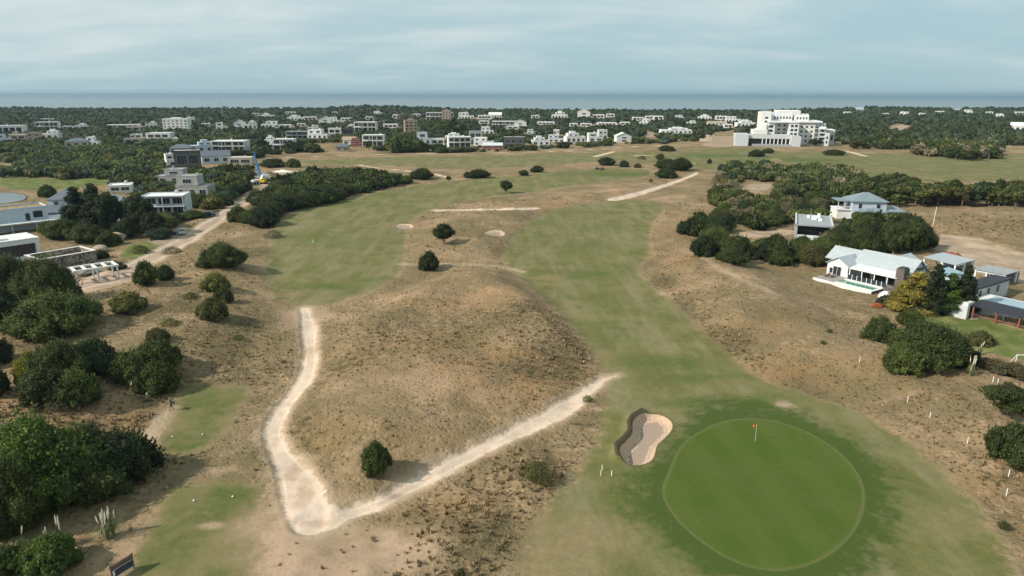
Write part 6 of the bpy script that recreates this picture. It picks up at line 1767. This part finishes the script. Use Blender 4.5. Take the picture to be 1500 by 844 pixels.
M['reed'] = plain("reed leaves", (.17, .18, .08), .8, var=.3); M['plume'] = plain("pampas plume", (.62, .56, .44), .9, var=.15)
pampas(157, 790, 3.0, "largest pampas clump, beige plumes leaning at the edge of the big dark thicket", 9, 1.2, -.3, 1)
pampas(166, 783, 3.2, "pampas clump with three tall plumes just right of the largest clump", 4, .8, .1, 2)
pampas(88, 800, 3.2, "thin pampas clump with two tall plumes in the thicket's shade", 3, .8, .2, 3)
pampas(72, 803, 2.4, "faint pampas clump left of the two tall plumes", 2, .6, 0, 4)
pampas(28, 806, 2.2, "drooping pale pampas clump between the bright bush and the left edge", 1, 1.1, 0, 5)
pampas(1421, 551, 3.2, "tall pampas clump below the lawn, right of the broad dark bush", 7, .8, 0, 6)
pampas(1434, 520, 2.4, "pampas clump with two white plumes on the lawn's edge", 3, .6, 0, 7)
pampas(195, 575, 1.7, "small white plumed pampas clump left of the walking golfer", 3, .5, 0, 8)
pampas(218, 588, 1.5, "short pale pampas clump nearest the walking golfer", 3, .6, 0, 9)

# ------------------------------------------------------------------ flag, markers, stakes, sign
p = at1(1106, 647)
fl = root("flagstick", p, 0, "golf flagstick with an orange red flag on the big green", "flagstick")
MB().tube([(0, 0, -.05), (0, 0, 2.25)], [.016, .012], 6).build("pole", 'white2', fl)
m = MB()
for i in range(5):
    x0, x1 = -.085 * i, -.085 * (i + 1); y0, y1 = .05 * math.sin(i * 1.4), .05 * math.sin((i + 1) * 1.4)
    for s_ in (0, .012): m.poly([(x0, y0 + s_, 1.95), (x1, y1 + s_, 1.93), (x1, y1 + s_, 2.2), (x0, y0 + s_, 2.22)])
m.build("flag", 'orange', fl)
MB().tube([(0, 0, -.06), (0, 0, .008)], [.054, .054], 12).build("cup", 'black', fl)
STK = [((1259,531), "white stake at the foot of the slope below the round dark bush"), ((1329,589), "white stake left of the dark leaning tree, second from the top on the right slope"), ((1362,612), "white stake beside the dry slope right of the green's top edge"),
 ((1417,650), "white stake left of the round bush on the right edge"), ((1477,698), "white stake just below the round bush on the right edge"), ((1454,560), "left of the two white stakes below the pampas grass"), ((1461,563), "right of the two white stakes below the pampas grass"),
 ((1474,726), "low white stake nearest the lower right corner")]
def stake(px, py, h, label, mat='white2', grp="white stakes along the course boundary", nm="marker_stake"):
    p = at1(px, py); o = root(nm, p, rnd.uniform(0, 1), label, "stake", grp)
    MB().box(-.035, .035, -.035, .035, -.1, h).build("post", mat, o); MB().prism([(-.035, -.035), (.035, -.035), (.035, .035), (-.035, .035)], h + .002, h + .05).build("cap", 'lgrey', o)
for (a, b_), l in STK: stake(a, b_, .8, l)
for (a, b_), l in (((882, 689), "pale drop-zone post at the back of the three beside the bunker"), ((880, 697), "pale drop-zone post at the front left of the three beside the bunker"), ((896, 697), "pale drop-zone post at the right of the three beside the bunker")):
    stake(a, b_, .6, l, 'white2', "three pale posts beside the bunker")
for (a, b_), l in (((284, 735), "left white tee ball on the lower tee"), ((341, 729), "right white tee ball on the lower tee"), ((253, 641), "left white tee ball on the upper tee"), ((297, 638), "right white tee ball on the upper tee")):
    p = at1(a, b_); o = root("tee_marker", p, 0, l, "tee marker", "white tee markers")
    r_ = []
    bm = bmesh.new(); bmesh.ops.create_uvsphere(bm, u_segments=12, v_segments=8, radius=.10); me = bpy.data.meshes.new("ball"); bm.to_mesh(me); bm.free(); me.materials.append(M['white2'])
    s_ = bpy.data.objects.new("ball", me); link(s_, o); s_.location = (0, 0, .13); MB().tube([(0, 0, -.08), (0, 0, .06)], [.015, .02], 6).build("spike", 'metal', o)
p = at1(181, 843)
sg = root("tee_sign", (p.x, p.y, p.z), R(62), "dark framed tee board beside the lower tee, cut by the bottom edge", "sign")
for u in (-.95, .95): MB().box(u - .05, u + .05, -.05, .05, -.2, 1.55).build("post", 'wood', sg)
MB().box(-1.0, 1.0, -.07, .07, 1.2, 1.55).build("header_board", 'wood', sg); MB().box(-.9, .9, -.03, .03, .35, 1.19).build("panel", 'dark', sg)
MB().box(-.9, .9, -.05, .05, 1.0, 1.05).box(-.9, .9, -.05, .05, .3, .345).build("frame_strip", 'lgrey', sg)
MB().box(-.85, -.68, -.045, -.035, .5, .95).build("notice", 'white2', sg)

# ------------------------------------------------------------------ vehicles
def car(px, py, yaw, paint, label, kind='suv', name="parked_car", L=4.5):
    p = at1(px, py); o = root(name, p, R(yaw), label, "car" if kind != 'pickup' else "pickup truck")
    w = .9
    if kind == 'suv': prof = [(-L/2, .45), (-L/2, .95), (-L/2+.15, 1.05), (-L/2+.55, 1.6), (.55, 1.66), (1.15, 1.12), (L/2-.15, .98), (L/2, .8), (L/2, .4)]
    elif kind == 'pickup': prof = [(-L/2, .5), (-L/2, 1.05), (-.6, 1.08), (-.45, 1.68), (.75, 1.7), (1.25, 1.15), (L/2-.15, 1.05), (L/2, .85), (L/2, .45)]
    else: prof = [(-L/2, .4), (-L/2, .85), (-L/2+.5, .95), (-1.1, 1.38), (.35, 1.42), (1.1, .95), (L/2-.1, .82), (L/2, .65), (L/2, .35)]
    m = MB(); n_ = len(prof); m.v += [(x, -w, z) for x, z in prof] + [(x, w, z) for x, z in prof]
    m.f += [tuple(range(n_ - 1, -1, -1)), tuple(range(n_, 2 * n_))] + [(i, (i + 1) % n_, n_ + (i + 1) % n_, n_ + i) for i in range(n_)]
    bd = m.build("body", paint, o); bv = bd.modifiers.new("b", 'BEVEL'); bv.width = .07; bv.segments = 2
    zt, zb = (1.56, 1.08) if kind != 'sedan' else (1.34, .96)
    x0, x1 = (-L/2 + .62, .6) if kind == 'suv' else ((-.42, .75) if kind == 'pickup' else (-1.05, .4))
    for s_ in (-1, 1): MB().box(x0 + .05, x1, min(s_ * .9, s_ * .915), max(s_ * .9, s_ * .915), zb + .05, zt).build("side_window", 'glass', o)
    MB().prism([(x1 + .04, -.78), (x1 + .50, -.78), (x1 + .50, .78), (x1 + .04, .78)], [zt - .02, zb + .08, zb + .08, zt - .02], [zt + .07, zb + .15, zb + .15, zt + .07]).build("windscreen", 'glass', o)
    for sx in (-L/2 + .85, L/2 - .85):
        for sy in (-.82, .82):
            wh = MB().tube([(sx, sy - .11, .34), (sx, sy + .11, .34)], [.34, .34], 14).build("wheel", 'black', o)
            MB().tube([(sx, sy - .125, .34), (sx, sy + .125, .34)], [.19, .19], 10).build("rim", 'metal', wh)
    for sy in (-.62, .62): MB().box(L/2 - .03, L/2 + .02, sy - .17, sy + .17, .66, .8).build("headlight", 'white2', o); MB().box(-L/2 - .02, -L/2 + .03, sy - .15, sy + .15, .75, .95).build("tail_light", 'redp', o)
    return o
car(306, 317, 12, 'navy', "dark blue car parked on the grass verge left of the gravel road")
car(266, 343, -60, 'silverp', "silver pickup parked facing the viewer at the edge of the gravel road", 'pickup', "pickup_truck", 5.0)
car(240, 206, 0, 'silverp', "tiny silver car beside the low glazed house", 'sedan') if False else None
car(1178, 214, 5, 'silverp', "silver car parked before the hotel's slanting wall", 'sedan')
car(1172, 212.5, 5, 'navy', "dark car parked behind the silver one before the hotel's slanting wall", 'sedan')
car(1051, 209, 10, 'redp', "red car at the hotel's building plot", 'sedan')
car(132, 402, 51, 'silverp', "silver car half under the white slatted pergola by the gravel road", 'sedan')

# concrete mixer truck and pump truck at the building site
p = at1(392, 268)
mx = root("mixer_truck", (p.x, p.y, p.z), R(75), "yellow concrete mixer truck with a white drum right of the blue boom", "mixer truck")
MB().box(-4, 4, -1.1, 1.1, .7, 1.0).build("chassis", 'dark', mx)
MB().prism([(-4.2, -1.2), (-2.2, -1.2), (-2.2, 1.2), (-4.2, 1.2)], .8, [2.6, 2.8, 2.8, 2.6]).build("rear_body", 'yellow', mx)
cb = MB().prism([(2.4, -1.2), (4.3, -1.2), (4.3, 1.2), (2.4, 1.2)], .7, [2.9, 2.6, 2.6, 2.9]).build("cab", 'yellow', mx); MB().box(4.31, 4.34, -1.0, 1.0, 1.7, 2.45).build("windscreen", 'glass', cb)
MB().tube([(-3.6, 0, 3.5), (-2.4, 0, 3.3), (0, 0, 2.7), (1.6, 0, 2.2), (2.2, 0, 2.0)], [.55, 1.05, 1.3, .9, .4], 16).build("drum", 'white2', mx, True)
MB().prism([(-4.6, -.4), (-3.6, -.4), (-3.6, .4), (-4.6, .4)], [2.2, 3.0, 3.0, 2.2], [2.5, 3.9, 3.9, 2.5]).build("chute", 'white2', mx)
for sx in (-3.2, -1.9, 3.2):
    for sy in (-1.0, 1.0): MB().tube([(sx, sy - .15, .5), (sx, sy + .15, .5)], [.5, .5], 14).build("wheel", 'black', mx)
p = at1(380, 269)
pt = root("pump_truck", (p.x, p.y, p.z), R(60), "blue concrete pump truck with its tall blue folded boom standing upright", "pump truck")
MB().box(-4.2, 4.2, -1.1, 1.1, .7, 1.05).build("chassis", 'dark', pt)
MB().box(-3.8, 1.6, -1.05, 1.05, 1.06, 1.9).build("bed", 'lgrey', pt)
cb = MB().prism([(2.4, -1.2), (4.4, -1.2), (4.4, 1.2), (2.4, 1.2)], .7, [2.9, 2.6, 2.6, 2.9]).build("cab", 'blue', pt); MB().box(4.41, 4.44, -1.0, 1.0, 1.7, 2.45).build("windscreen", 'glass', cb)
MB().box(.6, 1.8, -.6, .6, 1.91, 2.9).build("turret", 'blue', pt)
MB().bar((1.2, 0, 2.8), (.2, .6, 8.2), .75).build("boom_section", 'blue', pt); MB().bar((.25, .6, 8.2), (.9, -.5, 3.2), .4).build("boom_section", 'blue', pt)
MB().bar((.2, .6, 8.2), (-.4, .9, 14.0), .42).build("boom_section", 'blue', pt)
m = MB()
for i in range(6): m.bar((-.4 - .04 * i + .3 * (i % 2), .9, 10.5 + .7 * i), (-.4 - .04 * i - .3 * (1 - i % 2), .9, 11.2 + .7 * i), .12)
m.build("boom_lattice", 'metal', pt)
for sx, sy in ((1.6, -2.6), (1.6, 2.6), (-3.2, -2.2), (-3.2, 2.2)): MB().bar((sx * .8, sy * .3, 1.2), (sx, sy, .1), .2).build("outrigger", 'blue', pt)
for sx in (-3.2, -1.9, 3.2):
    for sy in (-1.0, 1.0): MB().tube([(sx, sy - .15, .5), (sx, sy + .15, .5)], [.5, .5], 14).build("wheel", 'black', pt)
def heap(px, py, w, d, h, mat, label, seed, name="soil_heap", cat="heap"):
    q = np.random.RandomState(seed); p = at1(px, py); n = 14
    V, Fq = [], []
    g = np.linspace(-1, 1, n)
    for j in range(n):
        for i in range(n):
            r = min(1, math.hypot(g[i], g[j]))
            V.append((g[i] * w / 2, g[j] * d / 2, h * (1 - r) ** .8 * (1 + .35 * q.normal() * (r < .9)) - .15 * (r >= 1)))
    for j in range(n - 1):
        for i in range(n - 1): Fq.append((j * n + i, j * n + i + 1, (j + 1) * n + i + 1, (j + 1) * n + i))
    o = mesh_obj(name, V, Fq, M[mat]); o.location = p; tag(o, label, cat)
heap(395, 258, 9, 7, 2.2, 'wood', "brown soil heap behind the yellow mixer truck", 1)
heap(345, 285, 16, 7, 1.4, 'tan', "rubble heap beside the raw concrete house", 2, "rubble_heap")
heap(415, 252, 10, 5, 1.0, 'cream', "pale sand heap right of the yellow mixer truck", 3, "sand_heap")
heap(330, 296, 9, 4, 1.0, 'conc', "grey rubble heap at the gravel road bend", 4, "rubble_heap")
heap(1038, 207, 22, 9, 4.5, 'tan', "tan earth bank at the hotel's building plot", 5)
heap(1393, 376, 6, 4, 1.3, 'red', "small reddish brick heap at the edge of the dirt field", 6, "brick_heap")

# ------------------------------------------------------------------ people
def person(px, py, yaw, label, shirt, trousers, hair, stride=.0, arm=(0, 0), bend=0.0, bag=None, club=False):
    p = at1(px, py)
    o = root("person", (p.x, p.y, p.z), R(yaw), label, "person")
    s_ = stride
    J = {'pel': (0, 0, .95), 'sp': (.02 + bend * .3, 0, 1.18), 'ch': (.04 + bend, 0, 1.38), 'nk': (.06 + bend * 1.2, 0, 1.50), 'hd': (.09 + bend * 1.4, 0, 1.60), 'top': (.09 + bend * 1.5, 0, 1.72)}
    for sd, g in ((1, 1), (-1, -1)):
        J['hip', sd] = (0, .10 * sd, .90); J['kn', sd] = (.08 + s_ * .45 * g, .11 * sd, .50); J['an', sd] = (s_ * .9 * g - (.05 if g < 0 else 0), .11 * sd, .09); J['toe', sd] = (s_ * .9 * g + .17, .13 * sd, .04)
        a = arm[0 if sd == 1 else 1]
        J['sh', sd] = (.04 + bend, .19 * sd, 1.42); J['el', sd] = (.02 + bend + a * .22, .24 * sd, 1.16 + abs(a) * .05); J['wr', sd] = (.10 + bend + a * .48, (.24 - abs(a) * .12) * sd, .93 + abs(a) * .25)
        J['hnd', sd] = (.13 + bend + a * .58, (.24 - abs(a) * .16) * sd, .85 + abs(a) * .25)
    keys = list(J); ix = {k: i for i, k in enumerate(keys)}
    E = [('pel','sp'),('sp','ch'),('ch','nk'),('nk','hd'),('hd','top')]
    for sd in (1, -1): E += [('pel',('hip',sd)),(('hip',sd),('kn',sd)),(('kn',sd),('an',sd)),(('an',sd),('toe',sd)),('ch',('sh',sd)),(('sh',sd),('el',sd)),(('el',sd),('wr',sd)),(('wr',sd),('hnd',sd))]
    RD = {'pel': .14, 'sp': .125, 'ch': .15, 'nk': .055, 'hd': .09, 'top': .06, 'hip': .095, 'kn': .06, 'an': .042, 'toe': .035, 'sh': .065, 'el': .042, 'wr': .028, 'hnd': .03}
    me = bpy.data.meshes.new("body"); me.from_pydata([J[k] for k in keys], [(ix[a], ix[b_]) for a, b_ in E], []); me.update()
    t = bpy.data.objects.new("tmp", me); COL.objects.link(t)
    t.modifiers.new("s", 'SKIN'); sv = me.skin_vertices[0].data
    for i, k in enumerate(keys): r = RD[k if isinstance(k, str) else k[0]]; sv[i].radius = (r, r)
    sv[ix['pel']].use_root = True
    sub = t.modifiers.new("u", 'SUBSURF'); sub.levels = 1; sub.render_levels = 1
    dg = bpy.context.evaluated_depsgraph_get(); ev = t.evaluated_get(dg); bm = bmesh.new(); bm.from_mesh(ev.to_mesh()); ev.to_mesh_clear()
    bpy.data.objects.remove(t)
    for sd in (1, -1):      # fingers and thumb
        h = Vector(J['hnd', sd]); dd = (h - Vector(J['wr', sd])).normalized()
        for f, (off, ln) in enumerate(((-.027, .062), (-.009, .075), (.009, .070), (.026, .055), (.034, .045))):
            b0 = h + Vector((off, 0, 0)) + dd * (-.01 if f < 4 else -.035); m1 = b0 + dd * ln * .6 + Vector((0, -.006 * sd, 0)); e = m1 + dd * ln * .4 + Vector((.0 if f < 4 else .02, -.02 * sd, 0))
            V, Fq = tube([b0[:], m1[:], e[:]], [.010, .009, .006], 5); vs = [bm.verts.new(v_) for v_ in V]
            for q_ in Fq: bm.faces.new([vs[i] for i in q_])
    hd = Vector(J['hd'])      # nose and ears
    for c_, r_ in ((Vector((.105, 0, .01)), .018), (Vector((0, .088, .0)), .020), (Vector((0, -.088, .0)), .020), (Vector((.092, .033, .035)), .011), (Vector((.092, -.033, .035)), .011)):
        bmesh.ops.create_icosphere(bm, subdivisions=1, radius=r_, matrix=Matrix.Translation(hd + c_))
    me2 = bpy.data.meshes.new("body"); bm.to_mesh(me2); bm.free()
    mats = [M['skin'], M[shirt], M[trousers], M['dark']]
    for m_ in mats: me2.materials.append(m_)
    for f in me2.polygons:
        c_ = f.center; f.use_smooth = True
        hand = abs(c_.y) > .1 and c_.z < 1.12 and (Vector(J['wr', 1 if c_.y > 0 else -1]) - c_).length < .14
        f.material_index = 0 if (c_.z > 1.50 or hand) else (1 if c_.z > .97 or (abs(c_.y) > .17 and c_.z > .85) else (3 if c_.z < .09 else 2))
    b_ = bpy.data.objects.new("body", me2); link(b_, o)
    bm = bmesh.new(); bmesh.ops.create_icosphere(bm, subdivisions=2, radius=.112); 
    for v_ in bm.verts: v_.co.z = max(v_.co.z, -.02 + .5 * max(0, v_.co.x)); v_.co.x *= 1.05
    me3 = bpy.data.meshes.new("cap"); bm.to_mesh(me3); bm.free(); me3.materials.append(M[hair]); c_ = bpy.data.objects.new("cap", me3); link(c_, o); c_.location = hd + Vector((-.005, 0, .035))
    return o
M['skin'] = plain("skin", (.42, .25, .17), .6, var=.05); M['shirtd'] = plain("dark shirt", (.05, .055, .05)); M['shirtw'] = plain("white shirt", (.75, .75, .72)); M['trous'] = plain("dark trousers", (.035, .03, .028)); M['khaki'] = plain("khaki trousers", (.25, .2, .14)); M['hairb'] = plain("dark hair", (.03, .022, .018)); M['capg'] = plain("grey cap", (.3, .3, .28))
g = person(252, 601, 200, "golfer in dark clothes walking down the sandy path with a golf bag on the shoulder", 'shirtd', 'trous', 'capg', .22, (.5, -.4))
bg = root("golf_bag", g.location, g.rotation_euler.z, "black golf bag carried behind the walking golfer", "golf bag")
MB().tube([(-.30, -.42, .82), (-.22, 0, 1.08), (-.14, .46, 1.30)], [.12, .125, .13], 10).build("bag_body", 'dark', bg)
MB().box(-.42, -.30, -.2, .18, .86, 1.02).build("pocket", 'dark', bg)
for k in range(4): MB().bar((-.14 + .03 * k, .44, 1.3), (-.12 + .05 * k, .66 + .03 * k, 1.42 + .02 * k), .025).build("club", 'metal', bg)
person(460, 361, 160, "golfer in a white shirt standing alone on the left fairway", 'shirtw', 'khaki', 'shirtw', .1, (.8, .8), .08)
person(1022, 243, 90, "taller of two tiny people standing beyond the large dark clump", 'shirtd', 'trous', 'hairb', .1, (.3, .2))
person(1017, 243, 60, "paler of two tiny people standing beyond the large dark clump", 'shirtw', 'khaki', 'capg', .05, (.2, .3))
person(976, 269, 180, "tiny person in dark clothes walking along the straight white path", 'shirtd', 'trous', 'hairb', .2, (.3, -.3))
person(1038, 374, 0, "tiny person in an orange top standing before the scrub's lower edge", 'orange', 'trous', 'hairb', .05, (.2, .2)) if False else None
def golf_cart(px, py, yaw, label):
    p = at1(px, py); o = root("golf_cart", p, R(yaw), label, "golf cart", "golf carts by the upper green")
    MB().prism([(-1.2, -.6), (1.2, -.6), (1.2, .6), (-1.2, .6)], .3, [.85, .7, .7, .85]).build("body", 'dark', o); MB().box(-.5, .1, -.5, .5, .86, 1.3).build("seat", 'black', o)
    MB().box(-.9, .9, -.62, .62, 1.85, 1.93).build("roof", 'dark', o)
    for x in (-.85, .8):
        for y in (-.55, .55): MB().box(x - .03, x + .03, y - .03, y + .03, .7, 1.84).build("roof_post", 'metal', o); MB().tube([(x, y - .08, .23), (x, y + .08, .23)], [.23, .23], 10).build("wheel", 'black', o)
golf_cart(875, 248.5, 10, "dark golf cart parked left of its twin behind the upper green"); golf_cart(882, 249, 30, "dark golf cart parked right of its twin behind the upper green")
p = at1(1040, 365)
# antenna masts against the sea
for px, by, top, l in ((327, 178, 146, "thin lattice mast rising from the far wood on the left"),):
    p = at1(px, by); h = px_h(p, by - top); o = root("antenna_mast", p, 0, l, "mast"); MB().tube([(0, 0, -1), (0, 0, h * .6), (0, 0, h)], [.45, .3, .12], 5).build("shaft", 'metal', o)
    MB().box(-.8, .8, -.1, .1, h * .85, h * .88).build("crossbar", 'metal', o)
# boulders beside the stone terrace
def boulder(px, py, r, label, seed):
    q = np.random.RandomState(seed); v, f = ico(3); p = at1(px, py)
    n_ = 1 + .16 * q.normal(size=3) ; w_ = 1 + .35 * fbm(v[:, 0] * 3 + seed, v[:, 1] * 3 + v[:, 2] * 2.1, 1.6, 3, seed)
    V = v * w_[:, None] * r * np.array([1.15, .95, .75]) * n_
    o = mesh_obj("boulder", V, f, M['tan'], smooth=True); o.location = (p.x, p.y, p.z + r * .35); tag(o, label, "boulder")
boulder(168, 352, 2.0, "larger beige boulder in front of the dark pines, right of the stone terrace", 3)
boulder(146, 368, 1.6, "smaller beige boulder at the right end of the stone terrace", 4)
# ------------------------------------------------------------------ haze
HZ0, HZ1 = -6.0, 62.0
hb = MB().box(-40500, 40500, -400, 26500, HZ0, HZ1)
mt = bpy.data.materials.new("haze"); mt.use_nodes = True
for n_ in list(mt.node_tree.nodes):
    if n_.type != 'OUTPUT_MATERIAL': mt.node_tree.nodes.remove(n_)
pv = mt.node_tree.nodes.new("ShaderNodeVolumePrincipled"); pv.inputs['Color'].default_value = (.50, .67, .81, 1); pv.inputs['Density'].default_value = 0.00007; pv.inputs['Anisotropy'].default_value = .2
mt.node_tree.links.new(pv.outputs[0], mt.node_tree.nodes['Material Output'].inputs['Volume'])
hz = hb.build("haze", mt); tag(hz, kind='stuff')
